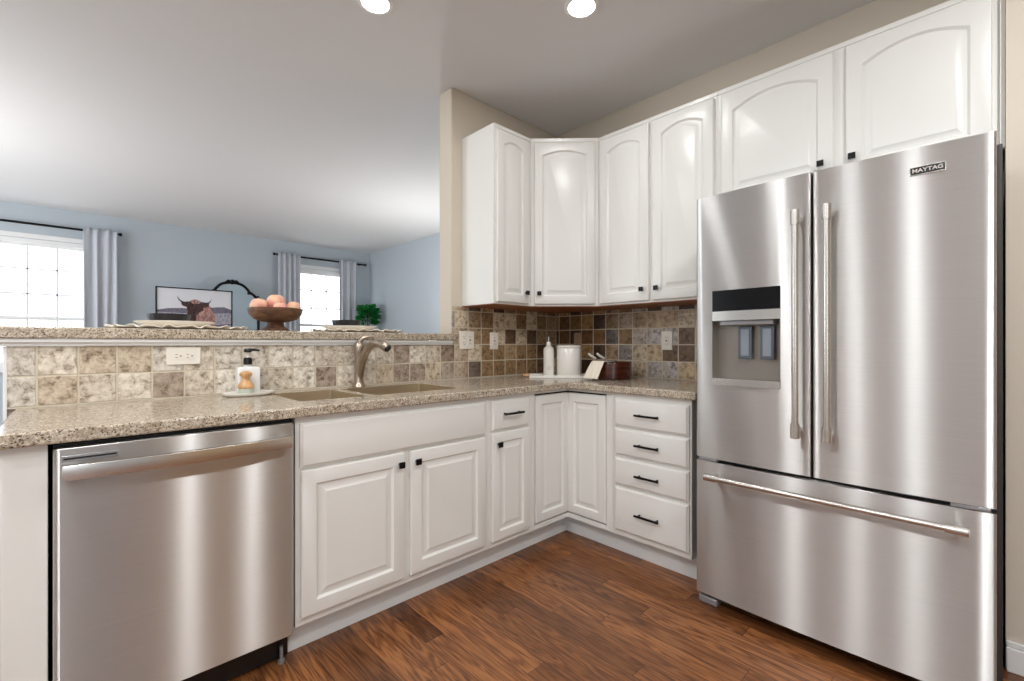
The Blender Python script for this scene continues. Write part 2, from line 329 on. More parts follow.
# ------------------------------------------------------------------ mesh helpers
class MB:
    def __init__(s): s.v = []; s.f = []; s.mi = []
    def add(s, vs, fs, mi=0, T=None):
        o = len(s.v)
        s.v += [tuple(T @ Vector(p)) if T else tuple(p) for p in vs]
        s.f += [tuple(i + o for i in f) for f in fs]; s.mi += [mi] * len(fs)
        return s
    def box(s, x0, x1, y0, y1, z0, z1, mi=0, T=None):
        x0, x1 = min(x0, x1), max(x0, x1); y0, y1 = min(y0, y1), max(y0, y1); z0, z1 = min(z0, z1), max(z0, z1)
        vs = [(x0, y0, z0), (x1, y0, z0), (x1, y1, z0), (x0, y1, z0), (x0, y0, z1), (x1, y0, z1), (x1, y1, z1), (x0, y1, z1)]
        return s.add(vs, [(0, 3, 2, 1), (4, 5, 6, 7), (0, 1, 5, 4), (1, 2, 6, 5), (2, 3, 7, 6), (3, 0, 4, 7)], mi, T)
    def loops(s, rings, closed=True, cap0=True, cap1=True, mi=0, T=None):
        n = len(rings[0]); vs = [p for r in rings for p in r]; fs = []
        for k in range(len(rings) - 1):
            for i in range(n if closed else n - 1):
                j = (i + 1) % n
                fs.append((k * n + i, k * n + j, (k + 1) * n + j, (k + 1) * n + i))
        if cap0: fs.append(tuple(reversed(range(n))))
        if cap1: fs.append(tuple((len(rings) - 1) * n + i for i in range(n)))
        return s.add(vs, fs, mi, T)
    def lathe(s, prof, n=28, c=(0, 0, 0), mi=0, T=None, sx=1, sy=1):
        rings = [[(c[0] + r * sx * math.cos(2 * PI * i / n), c[1] + r * sy * math.sin(2 * PI * i / n), c[2] + z) for i in range(n)] for r, z in prof]
        return s.loops(rings, True, prof[0][0] > 1e-5, prof[-1][0] > 1e-5, mi, T)
    def tube(s, pts, rad, n=12, mi=0, T=None, up=(0, 0, 1), flat=1.0):
        pts = [Vector(p) for p in pts]; rads = rad if isinstance(rad, (list, tuple)) else [rad] * len(pts)
        rings = []; prev = None
        for i, p in enumerate(pts):
            t = (pts[min(i + 1, len(pts) - 1)] - pts[max(i - 1, 0)]).normalized()
            if prev is None:
                a = Vector(up)
                if abs(a.dot(t)) > 0.9: a = Vector((1, 0, 0))
                u = (a - t * a.dot(t)).normalized()
            else: u = (prev - t * prev.dot(t)).normalized()
            prev = u; w = t.cross(u)
            rings.append([tuple(p + (u * math.cos(2 * PI * k / n) * flat + w * math.sin(2 * PI * k / n)) * rads[i]) for k in range(n)])
        return s.loops(rings, mi=mi, T=T)
    def prism(s, poly, z0, z1, mi=0, T=None):
        return s.loops([[(x, y, z0) for x, y in poly], [(x, y, z1) for x, y in poly]], mi=mi, T=T)
    def build(s, name, mats, parent=None, bevel=0, smooth=30, seg=2, loc=None, rot=None, solid=0):
        me = bpy.data.meshes.new(name); me.from_pydata(s.v, [], s.f)
        if not isinstance(mats, (list, tuple)): mats = [mats]
        for m in mats: me.materials.append(m)
        for p, i in zip(me.polygons, s.mi): p.material_index = i
        bm = bmesh.new(); bm.from_mesh(me); bmesh.ops.recalc_face_normals(bm, faces=bm.faces); bm.to_mesh(me); bm.free()
        if smooth:
            me.polygons.foreach_set('use_smooth', [True] * len(me.polygons)); me.set_sharp_from_angle(angle=math.radians(smooth))
        o = bpy.data.objects.new(name, me); COL.objects.link(o)
        if parent: o.parent = parent
        if loc: o.location = loc
        if rot: o.rotation_euler = rot
        if solid:
            md = o.modifiers.new('solid', 'SOLIDIFY'); md.thickness = solid; md.offset = 0
        if bevel:
            md = o.modifiers.new('bevel', 'BEVEL'); md.width = bevel; md.segments = seg; md.limit_method = 'ANGLE'; md.angle_limit = math.radians(40)
            md.harden_normals = False
        return o
def tag(o, label, cat, group=None):
    o['label'] = label; o['category'] = cat
    if group: o['group'] = group
    return o
def struct(o): o['kind'] = 'structure'; return o
def thing(name, label, cat, loc=(0, 0, 0), rz=0, group=None):
    o = bpy.data.objects.new(name, None); COL.objects.link(o); o.empty_display_size = 0.05
    o.location = loc; o.rotation_euler = (0, 0, rz)
    return tag(o, label, cat, group)
def cells_slab(xs, ys, solid, z0, z1):
    """rectilinear slab with holes; solid(i,j) tells which cells exist"""
    b = MB(); idx = {}
    def V(i, j, k):
        if (i, j, k) not in idx:
            idx[(i, j, k)] = len(b.v); b.v.append((xs[i], ys[j], z1 if k else z0))
        return idx[(i, j, k)]
    nx, ny = len(xs) - 1, len(ys) - 1
    S_ = lambda i, j: 0 <= i < nx and 0 <= j < ny and solid(i, j)
    for i in range(nx):
        for j in range(ny):
            if not S_(i, j): continue
            b.f.append((V(i, j, 1), V(i + 1, j, 1), V(i + 1, j + 1, 1), V(i, j + 1, 1)))
            b.f.append((V(i, j, 0), V(i, j + 1, 0), V(i + 1, j + 1, 0), V(i + 1, j, 0)))
            if not S_(i - 1, j): b.f.append((V(i, j, 0), V(i, j, 1), V(i, j + 1, 1), V(i, j + 1, 0)))
            if not S_(i + 1, j): b.f.append((V(i + 1, j, 0), V(i + 1, j + 1, 0), V(i + 1, j + 1, 1), V(i + 1, j, 1)))
            if not S_(i, j - 1): b.f.append((V(i, j, 0), V(i + 1, j, 0), V(i + 1, j, 1), V(i, j, 1)))
            if not S_(i, j + 1): b.f.append((V(i, j + 1, 0), V(i, j + 1, 1), V(i + 1, j + 1, 1), V(i + 1, j + 1, 0)))
    b.mi = [0] * len(b.f)
    return b
def wall_panel(horiz, pos, thick, a0, a1, z0, z1, holes, name, mat):
    """wall with rectangular holes. horiz 'x': runs along x at y=pos..pos+thick"""
    as_ = sorted({a0, a1, *[h[0] for h in holes], *[h[1] for h in holes]}); zs = sorted({z0, z1, *[h[2] for h in holes], *[h[3] for h in holes]})
    def solid(i, j):
        ca = (as_[i] + as_[i + 1]) / 2; cz = (zs[j] + zs[j + 1]) / 2
        return not any(h[0] < ca < h[1] and h[2] < cz < h[3] for h in holes)
    b = cells_slab(as_, zs, solid, 0, thick)
    if horiz == 'x': b.v = [(a, pos + t, z) for a, z, t in b.v]
    else: b.v = [(pos + t, a, z) for a, z, t in b.v]
    return struct(b.build(name, mat, smooth=0))

# ------------------------------------------------------------------ room shell
X0, YB, YF, XR = -5.3, -5.0, 5.36, 1.11
struct(MB().box(X0 - .3, XR + .4, YB - .3, YF + .4, -0.1, 0).build('floor', M['floor'], smooth=0))
struct(MB().box(X0 - .3, XR + .4, YB - .3, YF + .4, CEIL, CEIL + 0.12).build('ceiling', M['ceiling'], smooth=0))
W1 = (-3.409, -2.567, 0.84, 2.354); W2 = (-0.190, 0.656, 0.84, 2.354)
wall_panel('x', YF, 0.16, X0, XR + .2, 0, CEIL, [W1, W2], 'wall_front', M['blue'])
wall_panel('y', XR, 0.15, 0.13, YF, 0, CEIL, [], 'wall_right', M['blue'])
wall_panel('y', X0 - .15, 0.15, 0.0, YF, 0, CEIL, [(1.4, 4.9, 0.15, 2.35)], 'wall_left', M['blue'])
wall_panel('y', X0 - .15, 0.15, YB, 0.0, 0, CEIL, [], 'wall_left', M['pale'])
wall_panel('x', YB - .15, 0.15, X0, 0.15, 0, CEIL, [(-5.1, -3.9, 0.8, 2.15)], 'wall_back', M['blue'])
# kitchen walls: full height stub at the right of the bar, fridge wall, alcove side wall
struct(MB().box(-1.007, XR, 0.0, 0.13, 0, CEIL).build('wall_stub', M['beige'], bevel=0.008, smooth=0))
struct(MB().box(-1.000, XR, 0.1302, 0.1362, 0, CEIL).build('wall_stub', M['blue'], smooth=0))
struct(MB().box(0.0, 0.15, -2.3659, 0.0, 0, CEIL).build('wall_fridge', M['beige'], smooth=0))
struct(MB().box(-2.3, -0.353, YB, YB + .02, 0, CEIL).build('wall_back', M['tan'], smooth=0))  # unseen tan panel added to give the dishwasher a warm reflection
struct(MB().box(-0.352, 0.15, YB, -2.366, 0, CEIL).build('wall_alcove', M['beige'], smooth=0))
b = MB(); b.box(-0.366, -0.352, YB, -2.366, 0, 0.085); b.box(-0.362, -0.352, YB, -2.366, 0.085, 0.107)
struct(b.build('baseboard_alcove', M['trim'], bevel=0.004))
# half wall that carries the bar
struct(MB().box(-2.876, -1.007, 0.006, 0.125, 0, 1.13).build('wall_half', M['beige'], smooth=0))
struct(MB().box(-2.886, -2.876, -0.012, 0.13, 0, 1.13).build('trim_1', M['trim'], bevel=0.003))
b = MB(); b.box(-2.925, -1.012, -0.022, 0.0, 1.131, 1.157); b.box(-2.925, -1.012, -0.032, 0.0, 1.143, 1.157)
struct(b.build('trim_2', M['trim'], bevel=0.003))
struct(MB().box(-3.3, -3.0, YF - .012, YF, 0, 0.1).box(-5.3, XR, YF - .014, YF, 0, 0.1).build('baseboard_front', M['trim']))

def window(name, rect, y):
    x0, x1, z0, z1 = rect
    fr = MB(); c = 0.05
    fr.box(x0 - .0, x0 + c, y + .02, y + .10, z0, z1); fr.box(x1 - c, x1, y + .02, y + .10, z0, z1)
    fr.box(x0, x1, y + .02, y + .10, z1 - c, z1); fr.box(x0, x1, y + .02, y + .10, z0, z0 + c)
    root = struct(fr.build(name, M['trim'], bevel=0.003))
    tr = MB(); t = 0.045
    tr.box(x0 - t, x1 + t, y - .014, y + .0, z1, z1 + t + .01); tr.box(x0 - t, x0, y - .014, y, z0, z1); tr.box(x1, x1 + t, y - .014, y, z0, z1)
    tr.box(x0 - t - .02, x1 + t + .02, y - .045, y, z0 - .03, z0)
    tr.build('window_casing', M['trim'], root, bevel=0.003)
    zm = 1.434
    sash = MB()
    for a0, a1, d in ((zm - .02, z1 - c, 0.055), (z0 + c, zm + .02, 0.035)):
        sash.box(x0 + c, x1 - c, y + d, y + d + .03, a0, a0 + .035); sash.box(x0 + c, x1 - c, y + d, y + d + .03, a1 - .03, a1)
        sash.box(x0 + c, x0 + c + .012, y + d, y + d + .03, a0, a1); sash.box(x1 - c - .012, x1 - c, y + d, y + d + .03, a0, a1)
    sash.build('sash', M['trim'], root)
    g = MB(); w = (x1 - x0 - 2 * c) / 3
    for k in (1, 2):
        g.box(x0 + c + w * k - .008, x0 + c + w * k + .008, y + .06, y + .075, z0 + c, z1 - c)
    for z in (2.01, 1.717, 1.15): g.box(x0 + c, x1 - c, y + .06, y + .075, z - .008, z + .008)
    g.build('muntins', M['siding_frame'], root)
    gl = MB().box(x0 + c, x1 - c, y + .066, y + .070, z0 + c, z1 - c)
    m_ = bpy.data.materials.get('window_glass')
    if not m_:
        m_, nt, bb = newmat('window_glass')
        tr_ = nt.nodes.new('ShaderNodeBsdfTransparent'); gls = nt.nodes.new('ShaderNodeBsdfGlossy'); gls.inputs['Roughness'].default_value = 0.02
        mxs = nt.nodes.new('ShaderNodeMixShader'); mxs.inputs[0].default_value = 0.06
        nt.links.new(tr_.outputs[0], mxs.inputs[1]); nt.links.new(gls.outputs[0], mxs.inputs[2])
        nt.links.new(mxs.outputs[0], nt.nodes['Material Output'].inputs[0])
    gl.build('pane', m_, root, smooth=0)
window('window_1', W1, YF); window('window_2', W2, YF)
# neighbour's sided wall seen through the far windows
nb = thing('neighbour_house', 'white lap-sided house wall seen bright through the living room windows', 'house', (0, 11.5, 0))
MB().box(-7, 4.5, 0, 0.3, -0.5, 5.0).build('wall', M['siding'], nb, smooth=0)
MB().box(-7.1, 4.6, -0.25, 0.4, 5.0, 5.25).build('eave', M['siding_frame'], nb, smooth=0)
struct(MB().box(-14, 10, 5.6, 14, -0.6, -0.4).build('ground', plain('pale_bounce_ground', srgb(205, 203, 198), 0.9)))  # ground kept pale to bounce skylight up to the ceiling

# ------------------------------------------------------------------ backsplash, counters
b = MB()
b.box(-2.876, -1.007, -0.010, 0.0055, 0.9145, 1.1305)
b.box(-1.007, -0.0105, -0.010, -0.0006, 0.9145, 1.3715)
tag(b.build('tile_backsplash', M['tile_x'], smooth=0), 'tumbled travertine tile backsplash behind the sink, running under the raised bar', 'backsplash')
tag(MB().box(-0.010, -0.0006, -1.42, -0.011, 0.9145, 1.3715).build('tile_backsplash', M['tile_y'], smooth=0),
    'brown and grey stone tile backsplash above the drawer stack, left of the refrigerator', 'backsplash')

xs = [-2.86, -2.82, -2.07, -1.80, -1.755, -1.30, -0.64, -0.60, -0.010]
ys = [-1.39, -1.365, -0.64, -0.60, -0.475, -0.10, -0.010]
def lowz(i, j):
    if not (0 <= i < len(xs) - 1 and 0 <= j < len(ys) - 1): return None
    cx = (xs[i] + xs[i + 1]) / 2; cy = (ys[j] + ys[j + 1]) / 2
    if cy < -0.64 and cx < -0.64: return None
    if -0.475 < cy < -0.10 and (-2.07 < cx < -1.80 or -1.755 < cx < -1.30): return None
    edge = (cx < -2.82) or (cy < -1.365) or (-0.64 < cy < -0.60 and cx < -0.60) or (-0.64 < cx < -0.60 and cy < -0.60)
    return 0.8765 if edge else 0.894
cb = MB(); vid = {}
def CV(x, y, z):
    k = (round(x, 4), round(y, 4), round(z, 4))
    if k not in vid: vid[k] = len(cb.v); cb.v.append(k)
    return vid[k]
for i in range(len(xs) - 1):
    for j in range(len(ys) - 1):
        lo = lowz(i, j)
        if lo is None: continue
        xa, xb, ya, yb = xs[i], xs[i + 1], ys[j], ys[j + 1]
        cb.f.append((CV(xa, ya, .914), CV(xb, ya, .914), CV(xb, yb, .914), CV(xa, yb, .914)))
        cb.f.append((CV(xa, ya, lo), CV(xa, yb, lo), CV(xb, yb, lo), CV(xb, ya, lo)))
        for (di, dj, p, q) in ((-1, 0, (xa, ya), (xa, yb)), (1, 0, (xb, ya), (xb, yb)), (0, -1, (xa, ya), (xb, ya)), (0, 1, (xa, yb), (xb, yb))):
            n_ = lowz(i + di, j + dj)
            if n_ is None: hi = .914
            elif n_ > lo: hi = n_
            else: continue
            cb.f.append((CV(*p, lo), CV(*q, lo), CV(*q, hi), CV(*p, hi)))
cb.mi = [0] * len(cb.f)
ct = cb.build('countertop', M['granite'], bevel=0.006, seg=3, smooth=40)
tag(ct, 'L-shaped beige speckled granite countertop over the white base cabinets', 'countertop')

# bar top with rounded right nose
def arc(cx, cy, r, a0, a1, n=6): return [(cx + r * math.cos(a0 + (a1 - a0) * i / n), cy + r * math.sin(a0 + (a1 - a0) * i / n)) for i in range(n + 1)]
poly = [(-3.02, -0.04), (-1.02, -0.04)] + arc(-1.016, -0.014, 0.026, -PI / 2, 0)[1:] + [(-0.990, -0.0005), (-1.0085, -0.0005), (-1.0085, 0.50), (-3.02, 0.50)]
bt = MB().prism(poly, 1.1575, 1.199).build('bar_countertop', M['granite'], bevel=0.006, seg=3, smooth=40)
tag(bt, 'long raised beige granite bar ledge above the sink, open to the living room', 'bar top')

# ------------------------------------------------------------------ hardware
def knob(parent, x, z, y=-0.02):
    b = MB(); b.lathe([(0.006, 0), (0.005, 0.014)], 12, T=Matrix.Translation((x, y, z)) @ Matrix.Rotation(PI / 2, 4, 'X'))
    s0, s1 = 0.0105, 0.013
    b.loops([[(x - s0, y - .013, z - s0), (x + s0, y - .013, z - s0), (x + s0, y - .013, z + s0), (x - s0, y - .013, z + s0)],
             [(x - s1, y - .020, z - s1), (x + s1, y - .020, z - s1), (x + s1, y - .020, z + s1), (x - s1, y - .020, z + s1)],
             [(x - s1, y - .025, z - s1), (x + s1, y - .025, z - s1), (x + s1, y - .025, z + s1), (x - s1, y - .025, z + s1)]])
    return b.build('knob', M['black_metal'], parent, bevel=0.001)
def pull(parent, x, z, y=-0.02, L=0.135):
    b = MB()
    for s in (-1, 1):
        b.lathe([(0.0045, 0), (0.0045, 0.028)], 10, T=Matrix.Translation((x + s * (L / 2 - 0.018), y, z)) @ Matrix.Rotation(PI / 2, 4, 'X'))
    b.box(x - L / 2, x + L / 2, y - 0.034, y - 0.025, z - 0.0055, z + 0.0055)
    return b.build('handle', M['black_metal'], parent, bevel=0.002)

def door_mesh(w, h, t=0.02, fw=0.052, rise=0.0, slab=False):
    n = 16 if rise else 1
    def ring(d, y, r=0.0):
        p = [(d, y, d), (w - d, y, d)]
        for i in range(n + 1):
            u = 1 - i / n; x = d + u * (w - 2 * d)
            s = 2 * u - 1
            p.append((x, y, h - d - r * (s * s)))
        return p
    b = MB()
    if slab:
        R = [ring(0, 0), ring(0, -t * .55), ring(0.004, -t * .62), ring(0.010, -t * .95), ring(0.014, -t)]
    else:
        r = rise
        R = [ring(0, 0), ring(0, -t * .7), ring(0.003, -t * .93), ring(0.007, -t), ring(fw, -t, r), ring(fw + .004, -t + .004, r), ring(fw + .008, -t + .0085, r),
             ring(fw + .013, -t + .009, r), ring(fw + .034, -t + .002, r), ring(fw + .037, -t + .0005, r)]
    b.loops(R)
    return b
def door(parent, x, z, w, h, rise=0.0, fw=0.052, name='door', slab=False, t=0.02, y=0.0):
    b = door_mesh(w, h, t, fw, rise, slab)
    return b.build(name, M['paint'], parent, loc=(x, y, z), smooth=25)

# ------------------------------------------------------------------ base cabinets (local frame: x right, y into cabinet, z up)
D = 0.594
def base_box(root, w, z0=0.12):
    MB().box(0, w, 0, D, z0, 0.8755).build('cabinet_box', M['paint'], root, bevel=0.0015)
    MB().box(0, w, 0.0714, 0.09, 0, z0).build('toe_kick', M['kick'], root)
def local_on(o, dx, dz):  # knob coordinates relative to its door
    return dx, dz

# sink cabinet x -2.14 .. -1.235
c = thing('base_cabinet', 'wide white base cabinet under the sink with two raised-panel doors', 'cabinet', (-2.138, -0.61, 0))
b = MB(); b.box(0, 0.902, 0, 0.018, 0.12, 0.8755); b.box(0, 0.018, 0.018, D, 0.12, 0.8755); b.box(0.884, 0.902, 0.018, D, 0.12, 0.8755)
b.box(0.018, 0.884, 0.018, D, 0.12, 0.138); b.build('cabinet_box', M['paint'], c, bevel=0.0015)
MB().box(0, 0.902, 0.0714, 0.09, 0, 0.12).build('toe_kick', M['kick'], c)
door(c, 0.014, 0.692, 0.866, 0.160, name='false_drawer_front', slab=True)
dl = door(c, 0.016, 0.152, 0.417, 0.530); knob(dl, 0.392, 0.484)
dr = door(c, 0.463, 0.152, 0.417, 0.530); knob(dr, 0.025, 0.484)
MB().box(-0.008, 0.0, 0.0714, 0.10, 0, 0.09).build('kick_end', M['kick'], c)
# narrow drawer cabinet
c = thing('base_cabinet', 'narrow white base cabinet with one small drawer over one door', 'cabinet', (-1.2355, -0.61, 0))
base_box(c, 0.3155)
d1 = door(c, 0.022, 0.703, 0.262, 0.147, name='drawer', slab=True); pull(d1, 0.125, 0.082)
d2 = door(c, 0.022, 0.152, 0.262, 0.540, fw=0.046); knob(d2, 0.035, 0.484)
# corner cabinet
c = thing('corner_cabinet', 'white corner base cabinet with folding two-leaf door edged by a black gap', 'cabinet', (0, 0, 0))
b = MB()
g0, g1, zb, zt_ = -0.894, -0.607, 0.145, 0.862
b.box(-0.9195, g0, -0.61, -0.592, 0.12, 0.8755); b.box(g0, -0.592, -0.61, -0.592, 0.12, zb); b.box(g0, -0.592, -0.61, -0.592, zt_, 0.8755)
b.box(-0.61, -0.592, -0.9245, -0.881, 0.12, 0.8755); b.box(-0.61, -0.592, -0.881, -0.61, 0.12, zb); b.box(-0.61, -0.592, -0.881, -0.61, zt_, 0.8755)
b.build('face_frame', M['paint'], c)
b = MB(); b.prism([(-0.9195, -0.592 + .012), (-0.58, -0.58), (-0.58, -0.9245), (-0.02, -0.9245), (-0.02, -0.02), (-0.9195, -0.02)], 0.12, 0.8755)
b.build('cabinet_box', M['dark'], c, smooth=0)  # near-black colour stands in for shade inside the door gaps
b = MB(); b.box(-0.9195, -0.5386, -0.5386, -0.52, 0, 0.12); b.box(-0.5386, -0.52, -0.9245, -0.52, 0, 0.12)
b.build('toe_kick', M['kick'], c)
lf = door_mesh(0.279, 0.700, 0.02, 0.048).build('door_leaf', M['paint'], c, loc=(-0.886, -0.594, 0.152), smooth=25)
rt = door_mesh(0.2695, 0.700, 0.02, 0.048).build('door_leaf', M['paint'], c, loc=(-0.594, -0.607, 0.152), rot=(0, 0, -PI / 2), smooth=25)
# four drawer stack
RZ = -PI / 2
c = thing('drawer_cabinet', 'white base cabinet with four stacked drawers and black bar pulls', 'cabinet', (-0.61, -0.925, 0), RZ)
base_box(c, 0.434)
MB().box(0.434, 0.50, 0.0714, 0.09, 0, 0.12).build('kick_end', M['kick'], c)
for z0, z1 in ((0.703, 0.845), (0.550, 0.690), (0.393, 0.535), (0.150, 0.380)):
    d = door(c, 0.018, z0, 0.406, z1 - z0, name='drawer', slab=True)
    pull(d, 0.203, (z1 - z0) / 2 + 0.0)

# end panel left of the dishwasher
e = MB(); e.box(-2.845, -2.760, -0.61, -0.02, 0.0, 0.8755)
tag(e.build('end_panel', M['paint'], bevel=0.002), 'tall white end panel left of the dishwasher under the counter end', 'panel')

# ------------------------------------------------------------------ dishwasher
dw = thing('dishwasher', 'stainless steel dishwasher with bowed bar handle under the granite counter', 'dishwasher', (-2.7545, -0.61, 0))
Wd = 0.6095
MB().box(0.004, Wd - .004, 0.0, 0.57, 0.10, 0.870).build('tub_body', M['dark'], dw)
prof = [(0.004, 0.0)] + [(0.004 + 0.014 - 0.014 * math.cos(a), -0.016 - 0.014 * math.sin(a)) for a in [i * PI / 12 for i in range(0, 7)]]
prof += [(Wd - .004 - 0.014 + 0.014 * math.cos(a), -0.016 - 0.014 * math.sin(a)) for a in [PI / 2 - i * PI / 12 for i in range(0, 7)]] + [(Wd - .004, 0.0)]
dd = MB(); dd.prism(prof, 0.118, 0.862)
ddo = dd.build('door', M['steel'], dw, bevel=0.003, smooth=50)
# pocket vent slot
s = MB(); s.box(0.02, 0.135, -0.033, -0.0295, 0.826, 0.842); s.build('vent_frame', M['grey_plastic'], ddo, bevel=0.001)
s = MB(); s.box(0.024, 0.131, -0.0335, -0.031, 0.8315, 0.8365); s.build('vent_slot', M['dark'], ddo)
hb = MB(); N = 16; x0, x1 = 0.022, Wd - 0.022
def bow(u): return 0.030 + 0.022 * math.sin(PI * u) ** 0.8
R = []
for i in range(N + 1):
    u = i / N; x = x0 + (x1 - x0) * u; y = -0.030 - bow(u) + 0.0
    R.append([(x, y, 0.782), (x, y - 0.006, 0.784), (x, y - 0.008, 0.803), (x, y - 0.006, 0.822), (x, y, 0.824), (x, y + 0.008, 0.822), (x, y + 0.008, 0.784)])
hb.loops(R)
for xx in (x0, x1 - 0.03): hb.box(xx, xx + 0.03, -0.062, -0.028, 0.790, 0.816)
hb.build('handle', M['steel_bar'], ddo, smooth=40, bevel=0.001)
k = MB(); k.box(0.004, Wd - .004, 0.045, 0.06, 0.012, 0.112); k.build('kick_plate', M['black_plastic'], dw)
k = MB()
k.lathe([(0.012, 0), (0.012, 0.012), (0.006, 0.012), (0.006, 0.06)], 12, (Wd - 0.03, 0.03, 0.0)); k.build('levelling_foot', M['grey_plastic'], dw); k = MB(); k.lathe([(0.012, 0), (0.012, 0.012), (0.006, 0.012), (0.006, 0.06)], 12, (0.03, 0.03, 0.0))
k.build('levelling_foot', M['grey_plastic'], dw)

# ------------------------------------------------------------------ upper cabinets
ZU0, ZU1 = 1.372, 2.441
def upper(root, w, h=ZU1 - ZU0, depth=0.303):
    MB().box(0, w, 0, depth, 0.004, h).box(-0.0, w, -0.004, 0.0, h - .022, h).build('cabinet_box', M['paint'], root, bevel=0.0015)
    MB().box(0.004, w - .004, 0.004, depth - .004, 0.0, 0.0055).build('underside', M['under'], root)
c = thing('wall_cabinet', 'narrow white wall cabinet with arched door at the left end by the open room', 'cabinet', (-0.925, -0.305, ZU0))
upper(c, 0.3145)
d = door(c, 0.018, 0.015, 0.262, 1.022, rise=0.030, fw=0.05); knob(d, 0.232, 0.066)
# diagonal corner upper
c = thing('wall_cabinet', 'white diagonal corner wall cabinet with one arched door above the canisters', 'cabinet', (-0.61, -0.305, ZU0), -PI / 4)
Tm = Matrix.Rotation(PI / 4, 4, 'Z') @ Matrix.Translation((0.61, 0.305, 0))
h = ZU1 - ZU0
def corner_poly(e):
    return [(-0.61 + e, -0.305), (-0.305, -0.61 + e), (-0.002, -0.61 + e), (-0.002, -0.002), (-0.61 + e, -0.002)]
b = MB(); b.prism(corner_poly(0.0005), 0.004, h, T=Tm); b.build('cabinet_box', M['paint'], c, smooth=0)
b = MB(); b.prism(corner_poly(0.004), 0.0, 0.0045, T=Tm); b.build('underside', M['under'], c, smooth=0)
Wdg = 0.4313
d = door(c, 0.024, 0.015, Wdg - 0.048, 1.022, rise=0.030, fw=0.05, name='door'); knob(d, 0.030, 0.066)
MB().box(0, Wdg, -0.004, 0, h - .022, h).build('top_moulding', M['paint'], c)
# double upper right
c = thing('wall_cabinet', 'white double wall cabinet with two tall arched doors over the drawer stack', 'cabinet', (-0.305, -0.6105, ZU0), RZ)
upper(c, 0.7445)
d = door(c, 0.020, 0.015, 0.338, 1.022, rise=0.034, fw=0.055); knob(d, 0.302, 0.066)
d = door(c, 0.381, 0.015, 0.348, 1.022, rise=0.034, fw=0.055); knob(d, 0.034, 0.066)
# above the fridge
c = thing('wall_cabinet', 'short white wall cabinet with two wide arched doors above the refrigerator', 'cabinet', (-0.305, -1.3555, 1.836), RZ)
upper(c, 0.996, h=ZU1 - 1.836)
d = door(c, 0.022, 0.015, 0.478, 0.560, rise=0.045, fw=0.056); knob(d, 0.435, 0.078)
d = door(c, 0.544, 0.015, 0.434, 0.560, rise=0.045, fw=0.056); knob(d, 0.026, 0.078)
MB().box(0.9965, 1.0095, -0.018, 0.02, 0.0, ZU1 - 1.836).build('filler_strip', M['paint'], c)

# ------------------------------------------------------------------ refrigerator (local: x right, -y front)
fr = thing('refrigerator', 'tall stainless french-door refrigerator with water dispenser and bottom freezer drawer', 'refrigerator', (-0.666, -1.4305, 0), RZ)
FW = 0.912
MB().box(0.004, FW + .013, 0.0, 0.62, 0.03, 1.750).build('case', plain('grey_fridge_case', srgb(58, 56, 56), 0.45, metal=0.3), fr, bevel=0.004)
def fprof(x0, x1, front=-0.055, bowd=0.016, r=0.007, back=0.0):
    def Y(x): u = x / FW; return front - bowd * (1 - (2 * u - 1) ** 2)
    p = [(x0, back), (x0, Y(x0) + r)]
    for i in range(1, 6):
        a = i * PI / 12; p.append((x0 + r - r * math.cos(a), Y(x0) + r - r * math.sin(a)))
    n = 20
    for i in range(n + 1):
        x = x0 + r + (x1 - x0 - 2 * r) * i / n; p.append((x, Y(x)))
    for i in range(1, 6):
        a = PI / 2 - i * PI / 12; p.append((x1 - r + r * math.cos(a), Y(x1) + r - r * math.sin(a)))
    p += [(x1, Y(x1) + r), (x1, back)]
    return p
def fdoor(name, x0, x1, z0, z1, hole=None):
    P = fprof(x0, x1); b = MB()
    if hole:
        hx0, hx1, hz0, hz1 = hole
        # make profile vertices fall on the hole sides
        i0 = min(range(len(P)), key=lambda i: abs(P[i][0] - hx0) + (P[i][1] > -0.05) * 9); P[i0] = (hx0, P[i0][1])
        i1 = min(range(len(P)), key=lambda i: abs(P[i][0] - hx1) + (P[i][1] > -0.05) * 9); P[i1] = (hx1, P[i1][1])
        zs = [z0, hz0, hz1, z1]; n = len(P)
        vs = [(x, y, z) for z in zs for x, y in P]; fs = []
        for k in range(3):
            for i in range(n):
                j = (i + 1) % n
                if k == 1 and i0 <= i < i1: continue
                fs.append((k * n + i, k * n + j, (k + 1) * n + j, (k + 1) * n + i))
        fs.append(tuple(range(n))); fs.append(tuple(3 * n + i for i in range(n)))
        b.add(vs, fs)
        # recess walls
        depth = -0.004
        def w(pa, pb): b.add([pa, pb, (pb[0], depth, pb[2]), (pa[0], depth, pa[2])], [(0, 1, 2, 3)], 1)
        w((P[i0][0], P[i0][1], hz0), (P[i0][0], P[i0][1], hz1)); w((P[i1][0], P[i1][1], hz0), (P[i1][0], P[i1][1], hz1))
        for z in (hz0, hz1):
            for i in range(i0, i1): w((P[i][0], P[i][1], z), (P[i + 1][0], P[i + 1][1], z))
        b.add([(hx0, depth, hz0), (hx1, depth, hz0), (hx1, depth, hz1), (hx0, depth, hz1)], [(0, 1, 2, 3)], 1)
        return b.build(name, [M['steel'], M['recess']], fr, smooth=45), P, i0, i1
    b.prism(P, z0, z1)
    return b.build(name, M['steel'], fr, smooth=45, bevel=0.0)
M['recess'] = plain('satin_recess', srgb(150, 144, 136), 0.3, metal=0.7)
def FY(x): u = x / FW; return -0.055 - 0.016 * (1 - (2 * u - 1) ** 2)
XG = 0.4425
ld, P, i0, i1 = fdoor('left_door', 0.0, XG - .003, 0.645, 1.775, (0.072, 0.338, 0.962, 1.364))
rd = fdoor('right_door', XG + .003, FW, 0.645, 1.775)
fz = fdoor('freezer_drawer', 0.0, FW, 0.052, 0.630)
